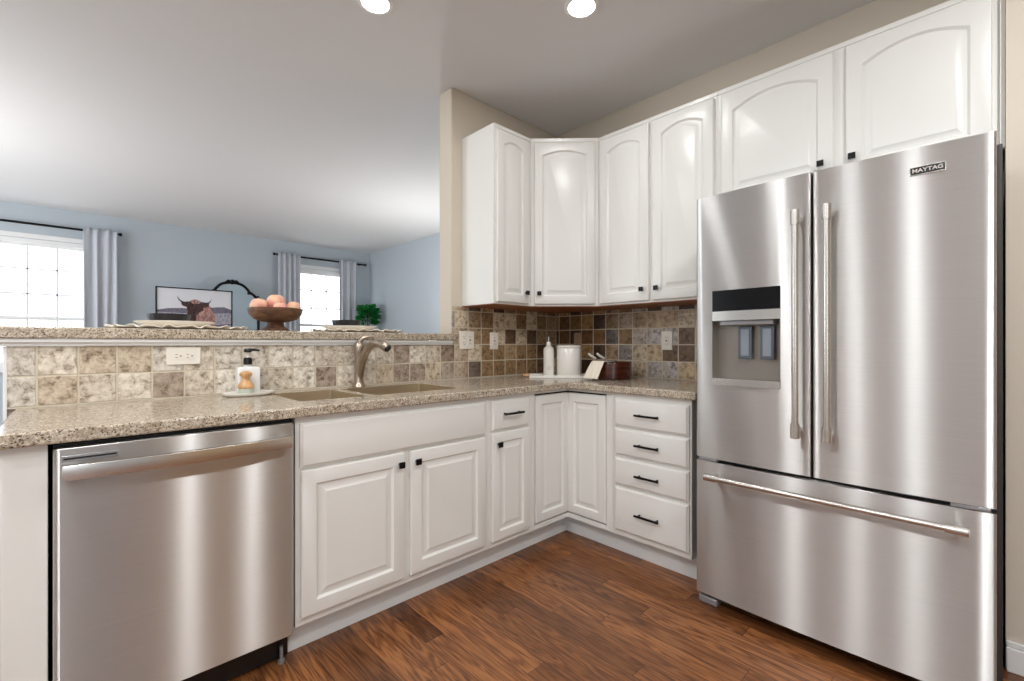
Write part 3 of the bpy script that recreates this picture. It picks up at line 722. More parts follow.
for o_, lab in ((ld, 'stainless left door holding the ice and water dispenser'), (rd, 'stainless right door with the dark badge'), (fz, 'wide stainless bottom freezer drawer')):
    o_['label'] = lab
MB().box(XG - .003, XG + .003, -0.045, 0.0, 0.65, 1.77).build('door_gasket', M['dark'], fr)
MB().box(0.01, FW - .01, -0.035, 0.0, 0.628, 0.648).build('drawer_gasket', M['dark'], fr)
for h0, h1 in ((0.012, 0.09), (FW - .10, FW - .012)):
    MB().box(h0, h1, -0.058, -0.01, 0.6315, 0.6435).build('hinge_cover', M['grey_plastic'], fr, bevel=0.002)
    MB().box(h0, h1, -0.03, 0.05, 1.7505, 1.772).build('top_hinge', M['grey_plastic'], fr, bevel=0.003)
    MB().box(h0 - .008, h1 - .004, -0.045, 0.05, 0.0, 0.034).build('front_foot', M['grey_plastic'], fr, bevel=0.008, seg=3)
MB().box(0.03, FW - .03, 0.03, 0.05, 0.0, 0.052).build('base_grille', M['black_plastic'], fr)
# dispenser
def strip(z0, z1, out, th, x0=0.0725, x1=0.3375):
    b = MB(); n = 8; rings = []
    for i in range(n + 1):
        x = x0 + (x1 - x0) * i / n; y = FY(x) - out
        rings.append([(x, y, z0), (x, y, z1), (x, y + th, z1), (x, y + th, z0)])
    return b.loops(rings)
strip(1.276, 1.3635, 0.001, 0.02).build('control_panel', M['black_glass'], ld, smooth=45)
strip(1.236, 1.2755, 0.001, 0.02).build('dispenser_bezel', M['steel_bar'], ld, smooth=45)
strip(0.9625, 0.992, 0.002, 0.05).build('drip_tray', M['steel_bar'], ld, smooth=45)
b = MB(); b.box(0.10, 0.31, -0.055, -0.006, 1.215, 1.236); b.build('spout_housing', M['grey_plastic'], ld, bevel=0.004)
for xx in (0.168, 0.252):
    b = MB(); b.box(xx, xx + .052, -0.030, -0.022, 1.075, 1.212)
    pd = b.build('paddle', plain('grey_paddle', srgb(96, 104, 112), 0.25, metal=0.3), ld, bevel=0.003)
    b = MB(); b.box(xx + .010, xx + .042, -0.0325, -0.030, 1.088, 1.200); b.build('paddle_face', plain('paddle_face', srgb(150, 160, 168), 0.2, metal=0.5), ld, bevel=0.001)
# door handles
def bar_handle(parent, p0, p1, stand, rad=0.011, cap=0.0155):
    p0, p1 = Vector(p0), Vector(p1); d = (p1 - p0).normalized(); b = MB()
    b.tube([p0 + d * .002, p0 + d * .05], cap, 20); b.tube([p1 - d * .05, p1 - d * .002], cap, 20)
    b.tube([p0 + d * .048, p0 + d * .056], cap * .9, 20); b.tube([p1 - d * .056, p1 - d * .048], cap * .9, 20)
    n = 12
    b.tube([p0.lerp(p1, 0.04 + 0.92 * i / n) + Vector((0, -0.0 * math.sin(PI * i / n), 0)) for i in range(n + 1)], rad, 20)
    for p in (p0 + d * .028, p1 - d * .028):
        b.tube([p, p + Vector((0, stand, 0))], 0.010, 14)
    return b.build('handle', M['steel_bar'], parent, smooth=40)
hx = XG - .040; bar_handle(ld, (hx, FY(hx) - .058, 0.790), (hx, FY(hx) - .058, 1.632), 0.06)
hx = XG + .058; bar_handle(rd, (hx, FY(hx) - .058, 0.790), (hx, FY(hx) - .058, 1.632), 0.06)
bar_handle(fz, (0.062, FY(.06) - .060, 0.577), (0.858, FY(.86) - .060, 0.577), 0.065)
# badge on the right door
bx0, bx1 = 0.716, 0.803
b = MB(); b.box(bx0, bx1, FY(.76) - .004, FY(.76) + .004, 1.6845, 1.7135); bd = b.build('badge', M['gold_bezel'], rd, bevel=0.0015)
b = MB(); b.box(bx0 + .002, bx1 - .002, FY(.76) - .0046, FY(.76) - .003, 1.6875, 1.7110); b.build('badge_field', M['black_glass'], rd)
def text(body, size, mat, parent, loc, rot, extrude=0.0004, name='lettering', sx=1.0):
    cu = bpy.data.curves.new(name, 'FONT'); cu.body = body; cu.size = size; cu.extrude = extrude; cu.align_x = 'CENTER'; cu.align_y = 'CENTER'; cu.offset = size * 0.02
    t = bpy.data.objects.new(name, cu); COL.objects.link(t)
    dg = bpy.context.evaluated_depsgraph_get(); me = bpy.data.meshes.new_from_object(t.evaluated_get(dg))
    bpy.data.objects.remove(t)
    me.materials.clear(); me.materials.append(mat)
    o = bpy.data.objects.new(name, me); COL.objects.link(o); o.parent = parent; o.location = loc; o.rotation_euler = rot; o.scale = (sx, 1, 1)
    return o
text('MAYTAG', 0.0165, M['badge_letter'], rd, ((bx0 + bx1) / 2, FY(.76) - .005, 1.699), (PI / 2, 0, 0), sx=1.12)

# ------------------------------------------------------------------ sink and faucet
sk = thing('kitchen_sink', 'undermount double-bowl sink set into the beige granite counter', 'sink', (-1.69, -0.29, 0.9))
def basin(x0, x1, y0, y1, zt=0.882, zb=0.70, name='basin'):
    ox, oy, oz = -1.69, -0.29, 0.9
    def rr(e, z, r=0.035):
        p = []
        for cx, cy, a in ((x1 - e - r, y0 + e + r, -PI / 2), (x1 - e - r, y1 - e - r, 0), (x0 + e + r, y1 - e - r, PI / 2), (x0 + e + r, y0 + e + r, PI)):
            for i in range(6):
                t = a + PI / 2 * i / 5; p.append((cx + r * math.cos(t) - ox, cy + r * math.sin(t) - oy, z - oz))
        return p
    b = MB(); b.loops([rr(0.0012, 0.9125, 0.006), rr(0.0025, 0.9125, 0.006), rr(0.003, 0.885, 0.008), rr(0.006, zb + .03, 0.012), rr(0.030, zb)], cap0=False)
    o = b.build(name, M['sink'], sk, smooth=60, solid=0.002)
    d = MB(); cx, cy = (x0 + x1) / 2 - ox, (y0 + y1) / 2 + .05 - oy
    d.lathe([(0.045, zb + .0015 - oz), (0.043, zb + .005 - oz), (0.030, zb + .003 - oz), (0.0, zb + .002 - oz)], 20, (cx, cy, 0)); d.build('drain', M['nickel'], o)
basin(-2.07, -1.80, -0.475, -0.10); basin(-1.755, -1.30, -0.475, -0.10)

fa = thing('faucet', 'brushed nickel single-lever arched faucet behind the double sink', 'faucet', (-1.640, -0.058, 0.914))
b = MB()
b.lathe([(0.033, 0), (0.033, 0.004), (0.029, 0.010), (0.024, 0.03), (0.0205, 0.09), (0.0205, 0.16), (0.0235, 0.178), (0.0255, 0.20), (0.0235, 0.222), (0.014, 0.236), (0.0, 0.240)], 24)
b.build('body', M['nickel'], fa, smooth=50)
b = MB()
dirx = Vector((0.36, -0.93, 0)).normalized()
ctrl = [(0.004, 0.03), (0.014, 0.10), (0.032, 0.155), (0.062, 0.198), (0.100, 0.222), (0.138, 0.226), (0.168, 0.214), (0.190, 0.200)]
rad = [0.018, 0.0205, 0.0205, 0.0195, 0.0195, 0.0215, 0.0235, 0.022]
def smooth_pts(c, r, n=5):
    P = []; R_ = []
    for i in range(len(c) - 1):
        p0 = c[max(i - 1, 0)]; p1 = c[i]; p2 = c[i + 1]; p3 = c[min(i + 2, len(c) - 1)]
        for k in range(n):
            t = k / n
            q = [0.5 * ((2 * p1[j]) + (-p0[j] + p2[j]) * t + (2 * p0[j] - 5 * p1[j] + 4 * p2[j] - p3[j]) * t * t + (-p0[j] + 3 * p1[j] - 3 * p2[j] + p3[j]) * t ** 3) for j in range(len(p1))]
            P.append(q); R_.append(r[i] * (1 - t) + r[i + 1] * t)
    P.append(list(c[-1])); R_.append(r[-1]); return P, R_
P_, R_ = smooth_pts(ctrl, rad)
b.tube([(dirx.x * d_, dirx.y * d_, z_) for d_, z_ in P_], R_, 20)
b.build('spout', M['nickel'], fa, smooth=50)
b = MB(); e = dirx * 0.190
b.tube([tuple(e + Vector((0, 0, .200))), tuple(dirx * .1955 + Vector((0, 0, .196)))], [0.019, 0.017], 18); b.build('aerator', M['black_plastic'], fa)
b = MB(); c_ = [(0, 0, 0.215), (0.006, -0.006, 0.238), (0.022, -0.022, 0.256), (0.050, -0.040, 0.262), (0.062, -0.046, 0.258)]; q, r_ = smooth_pts(c_, [0.018, 0.015, 0.010, 0.008, 0.007])
b.tube(q, r_, 14); b.build('lever', M['nickel'], fa, smooth=50)

# ------------------------------------------------------------------ outlets
def duplex(b, cx, cz, horiz=False):
    pass
def outlet(label, loc, rz, w, h, kinds, horiz=False, mat='plate'):
    t = thing('wall_outlet', label, 'outlet', loc, rz)
    MB().box(-w / 2, w / 2, -0.006, 0, -h / 2, h / 2).build('cover_plate', M[mat], t, bevel=0.0025)
    n = len(kinds)
    for i, k in enumerate(kinds):
        cx = (i - (n - 1) / 2) * 0.046 if not horiz else 0
        if k == 'duplex':
            for q in (-1, 1):
                b = MB(); s = b
                ox, oz = (q * 0.0195, 0) if horiz else (cx, q * 0.0195)
                pts = [(ox + 0.0165 * math.cos(a), oz + 0.0145 * math.sin(a)) for a in [j * 2 * PI / 20 for j in range(20)]]
                b.loops([[(x, -0.006, z) for x, z in pts], [(x, -0.008, z) for x, z in pts]])
                if horiz: S3 = [(-.006, -.006), (-.006, .006), (.008, 0)]
                else: S3 = [(-.006, .004), (.006, .004), (0, -.008)]
                for a, c in S3[:2]:
                    if horiz: s.box(ox + a - .004, ox + a + .004, -0.0085, -0.0075, oz + c - .001, oz + c + .001, 1)
                    else: s.box(ox + a - .001, ox + a + .001, -0.0085, -0.0075, oz + c - .004, oz + c + .004, 1)
                a, c = S3[2]; s.box(ox + a - .0025, ox + a + .0025, -0.0085, -0.0075, oz + c - .0025, oz + c + .0025, 1)
                b.build('receptacle', [M[mat], M['slot']], t, smooth=40)
        elif k == 'gfci':
            b = MB(); b.box(cx - .016, cx + .016, -0.009, -0.005, -0.033, 0.033)
            for q in (-1, 1):
                for dx in (-.006, .006): b.box(cx + dx - .001, cx + dx + .001, -0.0095, -0.0085, q * .021 - .004, q * .021 + .004, 1)
            b.box(cx - .006, cx + .006, -.0098, -.0085, .001, .005, 1); b.box(cx - .006, cx + .006, -.0098, -.0085, -.005, -.001, 1)
            b.build('receptacle', [M[mat], M['slot']], t)
        else:
            b = MB(); b.box(cx - .016, cx + .016, -0.008, -0.005, -0.033, 0.033); b.build('switch_rocker', M[mat], t, bevel=0.001)
            b = MB(); b.box(cx - .0165, cx + .0165, -0.0088, -0.0078, -0.0006, 0.0006); b.build('rocker_line', M['slot'], t)
    return t
outlet('white horizontal duplex outlet on the tiles just under the bar trim', (-2.381, -0.010, 1.088), 0, 0.118, 0.072, ['duplex'], True)
outlet('wide two-gang outlet and switch plate on tiles at the bar end', (-0.895, -0.010, 1.160), 0, 0.118, 0.115, ['duplex', 'gfci'])
outlet('narrow single almond outlet plate right of the two-gang plate', (-0.662, -0.010, 1.156), 0, 0.072, 0.115, ['gfci'])
outlet('taupe outlet plate half hidden behind the white canister', (-0.010, -0.215, 1.160), RZ, 0.072, 0.115, ['duplex'], mat='taupe_plate')
outlet('single white outlet on grey tiles beside the refrigerator', (-0.010, -0.920, 1.156), RZ, 0.074, 0.118, ['gfci'])

# ------------------------------------------------------------------ recessed lights
names = {0: 'recessed ceiling light over the sink, partly cut by the top picture edge', 1: 'round lit recessed ceiling light in front of the corner wall cabinets'}
others = ['recessed ceiling light above the dishwasher end of the kitchen', 'recessed ceiling light nearest the dining door', 'recessed ceiling light left of the kitchen centre',
          'recessed ceiling light behind the kitchen centre', 'recessed ceiling light in the middle of the kitchen', 'recessed ceiling light in the back left corner']
for i, (x, y) in enumerate(LAMPS):
    t = thing('recessed_light', names.get(i, others[i - 2] if i > 1 else ''), 'ceiling light', (x, y, CEIL), 0)
    MB().lathe([(0.082, 0.0), (0.082, -0.004), (0.064, -0.009), (0.062, -0.003), (0.062, 0.0)], 32).build('trim_ring', M['trim'], t)
    MB().lathe([(0.0, -0.002), (0.063, -0.002), (0.063, -0.006), (0.0, -0.006)], 32).build('lens', M['lamp'], t)

# ------------------------------------------------------------------ items at the sink
t = thing('soap_dish', 'oval white ceramic tray under the soap bottle and brush', 'tray', (-2.160, -0.098, 0.9143))
MB().lathe([(0.0, 0.0), (0.085, 0.0), (0.100, 0.006), (0.104, 0.014), (0.100, 0.015), (0.090, 0.008), (0.0, 0.007)], 40, sy=0.70).build('dish', M['ceramic'], t, smooth=50)
t = thing('soap_dispenser', 'square white soap bottle with black pump on the oval tray', 'soap bottle', (-2.160, -0.080, 0.922))
b = MB()
def rsq(h_, r, z, n=4):
    p = []
    for cx, cy, a in ((h_ - r, -h_ + r, -PI / 2), (h_ - r, h_ - r, 0), (-h_ + r, h_ - r, PI / 2), (-h_ + r, -h_ + r, PI)):
        for i in range(n + 1):
            q_ = a + PI / 2 * i / n; p.append((cx + r * math.cos(q_), (cy + r * math.sin(q_)) * 0.62, z))
    return p
b.loops([rsq(.042, .008, 0), rsq(.044, .010, .004), rsq(.044, .010, .108), rsq(.040, .010, .114), rsq(.016, .0158, .118), rsq(.015, .0148, .128)])
b.build('bottle', plain('frosted_white_bottle', srgb(232, 232, 228), 0.25), t, smooth=50)
MB().lathe([(0.017, .126), (0.017, .150), (0.013, .156), (0.0, .156)], 24).build('collar', M['black_plastic'], t)
b = MB(); b.lathe([(0.005, .154), (0.005, .180)], 12); b.build('pump_stem', M['ceramic'], t)
b = MB(); b.lathe([(0.015, .179), (0.016, .186), (0.012, .195), (0.0, .196)], 20); b.tube([(0, 0, .188), (0.025, -.008, .190), (0.044, -.012, .186)], [.007, .006, .0045], 10)
b.build('pump_head', M['black_plastic'], t, smooth=50)
t = thing('dish_brush', 'round wooden dish brush with knob handle in front of the soap bottle', 'brush', (-2.181, -0.135, 0.922))
MB().lathe([(0.026, 0.024), (0.031, 0.030), (0.031, 0.040), (0.020, 0.054), (0.0135, 0.064), (0.016, 0.074), (0.024, 0.082), (0.0235, 0.092), (0.012, 0.099), (0.0, 0.100)], 28).build('handle', M['beech'], t, smooth=50)
MB().lathe([(0.0, 0.0), (0.028, 0.0), (0.030, 0.010), (0.027, 0.026), (0.0, 0.026)], 28).build('bristles', M['bristle'], t, smooth=50)

# ------------------------------------------------------------------ corner items
t = thing('serving_tray', 'long white rectangular tray with wooden handles in the counter corner', 'tray', (-0.360, -0.335, 0.9145), -PI / 4)
b = MB(); b.box(-0.205, 0.205, -0.092, 0.092, 0.0, 0.0075); b.box(-0.205, 0.205, -0.092, -0.086, 0.0075, 0.016); b.box(-0.205, 0.205, 0.086, 0.092, 0.0075, 0.016)
b.box(-0.205, -0.197, -0.086, 0.086, 0.0075, 0.016); b.box(0.197, 0.205, -0.086, 0.086, 0.0075, 0.016)
b.build('tray_board', M['ceramic'], t, bevel=0.002)
for s in (-1, 1):
    b = MB(); b.tube([(s * .203, -.035, .012), (s * .235, -.035, .014), (s * .240, -.02, .014), (s * .240, .02, .014), (s * .235, .035, .014), (s * .203, .035, .012)], 0.006, 10)
    b.build('tray_handle', M['beech'], t, smooth=50)
t = thing('lotion_bottle', 'slim white bottle with thin pump on the corner tray', 'bottle', (-0.398, -0.270, 0.9225))
MB().lathe([(0.0, 0), (0.034, 0.0), (0.036, 0.004), (0.036, 0.170), (0.033, 0.185), (0.020, 0.196), (0.0155, 0.202), (0.0155, 0.226), (0.0, 0.227)], 32).build('bottle_body', M['ceramic'], t, smooth=45)
b = MB(); b.lathe([(0.0035, .226), (0.0035, .262), (0.0, .263)], 10)
b.build('pump_stem', M['ceramic'], t)
fx, fy = -0.704, -0.71
b = MB(); RzM = Matrix.Rotation(-PI / 4 + 0.05, 4, 'Z')
pts = [(0.010 * math.cos(a), -0.0363, 0.052 + 0.010 * math.sin(a)) for a in [i * 2 * PI / 24 for i in range(25)]]
b.tube([(p[0], p[1] + .0008, p[2]) for p in pts], 0.0007, 6, T=RzM); b.build('emblem', plain('grey_print', srgb(120, 116, 108), 0.5), t)
t = thing('canister', 'wide white ceramic canister with lid beside the slim bottle', 'canister', (-0.316, -0.376, 0.9225), -PI / 4)
MB().lathe([(0.0, 0), (0.076, 0.0), (0.079, 0.004), (0.080, 0.182), (0.077, 0.186), (0.0, 0.186)], 40).build('jar', M['ceramic'], t, smooth=45)
MB().lathe([(0.080, 0.187), (0.082, 0.190), (0.081, 0.200), (0.074, 0.204), (0.0, 0.205)], 40).build('lid', M['ceramic'], t, smooth=45)
# wooden box bowl
t = thing('wooden_bowl', 'glossy dark red wooden straight-sided bowl on the corner counter', 'bowl', (-0.245, -0.665, 0.9145), -PI / 4)
b = MB(); b.lathe([(0.0, 0.0), (0.112, 0.0), (0.120, 0.004), (0.124, 0.100), (0.122, 0.106), (0.116, 0.105), (0.112, 0.012), (0.0, 0.010)], 48)
b.build('bowl_body', M['mahogany'], t, smooth=45)
# towel: cloth strip lying over the left rim of the bowl
TU = Matrix.Translation((-0.245, -0.665, 0.9145)) @ Matrix.Rotation(-PI / 4, 4, 'Z')
TW = TU @ Matrix.Rotation(0.75, 4, 'Z')
b = MB(); rows = []
path = [(-0.030, 0.111), (-0.070, 0.112), (-0.112, 0.1125), (-0.130, 0.108), (-0.150, 0.078), (-0.172, 0.042), (-0.192, 0.008)]
q, _ = smooth_pts(path, [0] * 7, 4)
for i, (px, pz) in enumerate(q):
    f = i / (len(q) - 1); row = []
    for k in range(13):
        s = k / 12 - 0.5; wv = 0.004 * math.sin(s * 22 + f * 3) * f
        wid = 0.085 + 0.02 * f
        row.append((px - wv - 0.020 * f, 0.0 + s * wid, pz + abs(wv) + 0.0015))
    rows.append(row)
b.loops(rows, closed=False, cap0=False, cap1=False, T=TW)
tw = b.build('dish_towel', M['cream_fabric'], None, smooth=60, solid=0.004); tag(tw, 'folded cream cloth draped over the left rim of the wooden bowl', 'towel')
for j, (lab, x_, dy) in enumerate((('white-handled utensil resting in the bowl, the left one', -0.128, 0.010), ('white-handled utensil resting in the bowl, the right one', -0.072, 0.020))):
    u_ = thing('serving_utensil', lab, 'utensil', (0, 0, 0), 0, 'white handles leaning out of the wooden bowl')
    b = MB(); b.tube([(x_ - 0.022, dy - .05, 0.160), (x_ - 0.008, dy - .04, 0.148), (x_ + 0.028, dy - 0.01, 0.129)], [0.0065, 0.008, 0.0075], 12, T=TU); b.build('handle', M['ceramic'], u_, smooth=50)
    b = MB(); b.tube([(x_ + 0.028, dy - .01, 0.129), (x_ + 0.10, dy + 0.04, 0.060)], [0.004, 0.004], 10, T=TU)
    b.build('shaft', M['nickel'], u_, smooth=50)

# ------------------------------------------------------------------ bar items
t = thing('pedestal_bowl', 'brown wooden pedestal fruit bowl standing on the granite bar', 'bowl', (-1.965, 0.20, 1.1995))
MB().lathe([(0.0, 0.0), (0.066, 0.0), (0.068, 0.006), (0.060, 0.012), (0.040, 0.030), (0.036, 0.046), (0.046, 0.054), (0.0, 0.056)], 40).build('foot', M['bowl_wood'], t, smooth=50)
MB().lathe([(0.0, 0.050), (0.062, 0.050), (0.100, 0.064), (0.121, 0.088), (0.128, 0.112), (0.128, 0.118), (0.119, 0.118), (0.108, 0.092), (0.085, 0.074), (0.0, 0.066)], 48).build('bowl', M['bowl_wood'], t, smooth=50)
pe = [(-0.055, -0.042, 0.112, 0.040, 'peach at the left side of the pedestal bowl'), (0.002, 0.000, 0.146, 0.045, 'large peach on top of the pile in the pedestal bowl'),
      (0.060, -0.035, 0.104, 0.036, 'peach at the right side of the pedestal bowl'), (0.002, -0.070, 0.098, 0.034, 'peach at the front of the pedestal bowl, half sunk'),
      (0.0, 0.072, 0.106, 0.036, 'peach at the back of the pedestal bowl behind the top one')]
pe = [(-0.076, 0.010, 0.130, 0.040, pe[0][4]), (0.006, 0.014, 0.151, 0.045, pe[1][4]), (0.084, -0.006, 0.127, 0.0355, pe[2][4]), (0.004, -0.062, 0.114, 0.035, pe[3][4])]
for x, y, z, r, lab in pe:
    a = random.random() * 6
    o = thing('peach', lab, 'peach', (-1.965 + x, 0.20 + y, 1.1995 + z), a, 'peaches in the pedestal bowl')
    b = MB(); n, mlat = 28, 16; rings = []
    for i in range(1, mlat):
        th = PI * i / mlat; rg = []
        for k in range(n):
            ph = 2 * PI * k / n; groove = 1 - 0.07 * math.exp(-((ph - PI) / 0.22) ** 2)
            rr_ = r * (1 - 0.10 * math.exp(-(th / 0.35) ** 2)) * groove
            rg.append((rr_ * math.sin(th) * math.cos(ph), rr_ * math.sin(th) * math.sin(ph), rr_ * math.cos(th) * 0.96))
        rings.append(rg)
    b.loops(rings); b.build('fruit', M['peach'], o, smooth=80)
    MB().lathe([(0.003, r * .84), (0.002, r * .93)], 8).build('stem', M['bowl_wood'], o)

def place_setting(cx, cy, px, wx, where, bowl_r, bx):
    t = thing('placemat', 'ruffled cream placemat on the bar ' + where, 'placemat', (cx, cy, 1.1995), 0, 'ruffled placemats along the bar')
    b = MB(); n = 120; R3 = []
    for rr_, zz, am in ((0.0, .004, 0), (0.60, .005, 0), (0.80, .006, 0.0), (0.90, .008, .5), (1.0, .010, 1)):
        ring = []
        for k in range(n):
            a = 2 * PI * k / n; w = math.sin(a * 23) * 0.6 + math.sin(a * 37 + 1) * 0.4
            rad_ = rr_ * (1 + 0.02 * am * math.sin(a * 31 + 2))
            ring.append((wx * rad_ * math.cos(a), 0.215 * rad_ * math.sin(a), zz + 0.0085 * am * w + 0.004 * am))
        R3.append(ring)
    R3 = [[(0.0005 * math.cos(2 * PI * k / n), 0.0005 * math.sin(2 * PI * k / n), .004) for k in range(n)]] + R3[1:]
    b.loops(R3, cap0=True, cap1=False); b.build('mat', M['cream_fabric'], t, smooth=70, solid=0.004)
    t = thing('dinner_plate', 'white dinner plate stacked on the placemat ' + where, 'plate', (px, cy, 1.2065), 0, 'white plates along the bar')
    MB().lathe([(0.0, 0.0), (0.085, 0.0), (0.10, 0.006), (0.150, 0.028), (0.152, 0.031), (0.149, 0.032), (0.10, 0.011), (0.085, 0.007), (0.0, 0.006)], 56).build('plate', M['ceramic'], t, smooth=50)
    t = thing('small_bowl', 'black ribbed bowl on the white plate ' + where, 'bowl', (bx, cy, 1.2135), 0, 'black bowls along the bar')
    b = MB(); n = 72; rings = []
    for rr_, z in ((0.55, 0), (0.80, .012), (0.95, .035), (1.0, .058), (0.95, .058), (0.88, .035), (0.7, .014), (0.0001, .006)):
        rings.append([(bowl_r * rr_ * (1 + 0.010 * math.cos(18 * 2 * PI * k / n)) * math.cos(2 * PI * k / n), bowl_r * rr_ * (1 + 0.010 * math.cos(18 * 2 * PI * k / n)) * math.sin(2 * PI * k / n), z) for k in range(n)])
    b.loops(rings, cap1=False); b.build('bowl', M['black_ceramic'], t, smooth=50)
place_setting(-2.355, 0.235, -2.375, 0.262, 'left of the fruit bowl', 0.080, -2.400)
place_setting(-1.500, 0.235, -1.560, 0.255, 'right of the fruit bowl', 0.080, -1.575)

# ------------------------------------------------------------------ living room
def curtain_panel(x0, x1, label, grp=None, seed=0, ztop=2.535, flare=0.0):
    rnd = random.Random(seed)
    t = thing('curtain', label, 'curtain', (0, YF - 0.09, 0), 0, grp)
    nx, nz = 90, 24; rows = []
    ph = [rnd.random() * 6 for _ in range(4)]; nf = rnd.uniform(3.2, 3.8)
    for j in range(nz + 1):
        z = 0.05 + (ztop - 0.05) * j / nz; f = j / nz; row = []
        for i in range(nx + 1):
            u = i / nx; x = x0 + (x1 - x0) * u + 0.012 * math.sin(u * 19 + ph[0]) * (1 - f) + flare * (1 - f) * (u - 0.5)
            amp = 0.018 + 0.010 * (1 - f)
            y = -0.045 + amp * math.sin(u * nf * 2 * PI + ph[1] + 1.1 * math.sin(u * 4 + ph[2]) + 0.6 * math.sin(f * 3 + ph[2])) + 0.008 * math.sin(u * 31 + ph[3] + 2 * f)
            zz = z + (0.014 * math.sin(u * nf * 2 * PI + ph[1]) if j == nz else 0)
            row.append((x, y, zz))
        rows.append(row)
    b = MB(); b.loops(rows, closed=False, cap0=False, cap1=False)
    b.build('fabric', M['curtain'], t, smooth=80, solid=0.003)
    return t
curtain_panel(-2.640, -2.325, 'grey curtain at the right side of the far left window', None, 3)
curtain_panel(-0.455, -0.125, 'grey curtain hanging at the left side of the small window behind the fruit bowl', None, 5)
curtain_panel(0.500, 0.790, 'grey curtain at the right side of the window nearest the room corner', None, 8)
def rod(x0, x1, label, z=2.510):
    t = thing('curtain_rod', label, 'curtain rod', (0, YF - 0.09, z))
    MB().tube([(x0, 0, 0), (x1, 0, 0)], 0.014, 14).build('rod', M['black_metal'], t)
    for x in (x0, x1):
        MB().lathe([(0.0, -.022), (0.014, -.018), (0.020, 0), (0.014, .018), (0.0, .022)], 16, (x, 0, 0)).build('finial', M['black_metal'], t)
    for x in (x0 + .08, x1 - .08):
        MB().tube([(x, 0, -0.004), (x, 0.088, -0.004)], 0.006, 8).build('bracket', M['black_metal'], t)
rod(-3.75, -2.295, 'black curtain rod above the far left window')
rod(-0.50, 0.985, 'black curtain rod above the small window near the room corner')

# mantel shelf, picture and mirror (their lower parts are hidden by the bar)
t = thing('mantel_shelf', 'white mantel shelf on the blue far wall carrying the cow picture', 'mantel', (-1.40, YF, 0))
MB().box(-0.75, 0.75, -0.26, -0.0, 1.22, 1.27).build('shelf', M['trim'], t, bevel=0.004)
MB().box(-0.68, -0.45, -0.18, 0, 0, 1.22).build('pilaster', M['trim'], t, bevel=0.004)
MB().box(0.45, 0.68, -0.18, 0, 0, 1.22).build('pilaster', M['trim'], t, bevel=0.004)
MB().box(-0.45, 0.45, -0.16, 0, 0.9, 1.22).build('frieze', M['trim'], t, bevel=0.004)
MB().box(-0.45, 0.45, -0.10, 0, 0, 0.9).build('firebox', M['dark'], t, bevel=0.004)

yp = 5.05
t = thing('framed_picture', 'wide framed picture of a horned brown cow leaning against the far wall', 'picture', (-1.535, yp, 1.27))
pw, ph_ = 0.86, 0.602; fwid = 0.014
b = MB(); b.box(-pw/2, pw/2, 0, .03, 0, fwid); b.box(-pw/2, pw/2, 0, .03, ph_ - fwid, ph_); b.box(-pw/2, -pw/2 + fwid, 0, .03, 0, ph_); b.box(pw/2 - fwid, pw/2, 0, .03, 0, ph_)
b.build('frame', M['black_metal'], t)
def flat(b, pts, d, mi): b.add([(x, 0.012 - d, z) for x, z in pts], [tuple(range(len(pts)))], mi)
def W2(x, z): return (x + 1.535, z - 1.27)
b = MB(); L_, R__ = -pw/2 + fwid, pw/2 - fwid
b.box(L_, R__, 0.012, 0.026, fwid, ph_ - fwid, 0)
hz = [(L_, .30), (-.30, .325), (-.15, .335), (0.02, .325), (.14, .35), (.25, .365), (.33, .37), (R__, .335)]
flat(b, [(L_, fwid), (R__, fwid), (R__, .29)] + [(0.0, .265), (L_, .275)], 0.0006, 2)
flat(b, [(L_, .275), (0.0, .265), (R__, .29)] + list(reversed(hz)), 0.0005, 1)
flat(b, [(-.30, .10), (-.1, .12), (.2, .115), (R__, .14), (R__, .12), (.1, .085), (-.2, .07)], 0.0008, 1)
def blob(c, rx, rz_, n=26, seed=0, jag=0.10, rot=0):
    rnd = random.Random(seed); p = []
    for k in range(n):
        a = 2 * PI * k / n; q_ = 1 + rnd.uniform(-jag, jag)
        x = rx * q_ * math.cos(a); z = rz_ * q_ * math.sin(a)
        p.append((c[0] + x * math.cos(rot) - z * math.sin(rot), c[1] + x * math.sin(rot) + z * math.cos(rot)))
    return p
flat(b, blob((.105, .205), .115, .185, seed=2, jag=.07), 0.0010, 4)     # shoulder and body, red
flat(b, blob((.10, .10), .125, .085, seed=5, jag=.06), 0.0012, 4)
flat(b, blob((-.045, .20), .055, .14, seed=3, jag=.10), 0.0014, 3)      # chest, dark fur
flat(b, blob((-.005, .365), .100, .085, seed=4, jag=.10), 0.0016, 3)      # head
flat(b, blob((-.108, .382), .052, .028, seed=6, jag=.12, rot=-.3), 0.0018, 3)  # ears
flat(b, blob((.108, .385), .050, .030, seed=7, jag=.12, rot=.3), 0.0018, 3)
flat(b, blob((-.005, .425), .060, .030, seed=8, jag=.2), 0.0019, 4)      # forelock
flat(b, blob((0.005, .30), .034, .05, seed=9, jag=.08), 0.0020, 3)      # muzzle
flat(b, blob((0.012, .265), .022, .015, seed=9, jag=.05), 0.0021, 5)
def horn(sgn, pts):
    n = len(pts); lo = []; hi = []
    for i, (x, z) in enumerate(pts):
        w_ = 0.015 * (1 - i / n) + 0.003; hi.append((x, z + w_)); lo.append((x, z - w_))
    flat(b, lo + hi[::-1], 0.0017, 5)
horn(-1, [(-.07, .41), (-.13, .405), (-.165, .425), (-.19, .455), (-.203, .485)])
horn(1, [(.06, .41), (.12, .405), (.155, .42), (.175, .455), (.178, .495)])
b.build('print', [M['print_sky'], M['print_hill'], M['print_field'], M['fur_dark'], M['fur_red'], M['print_horn']], t, smooth=0)

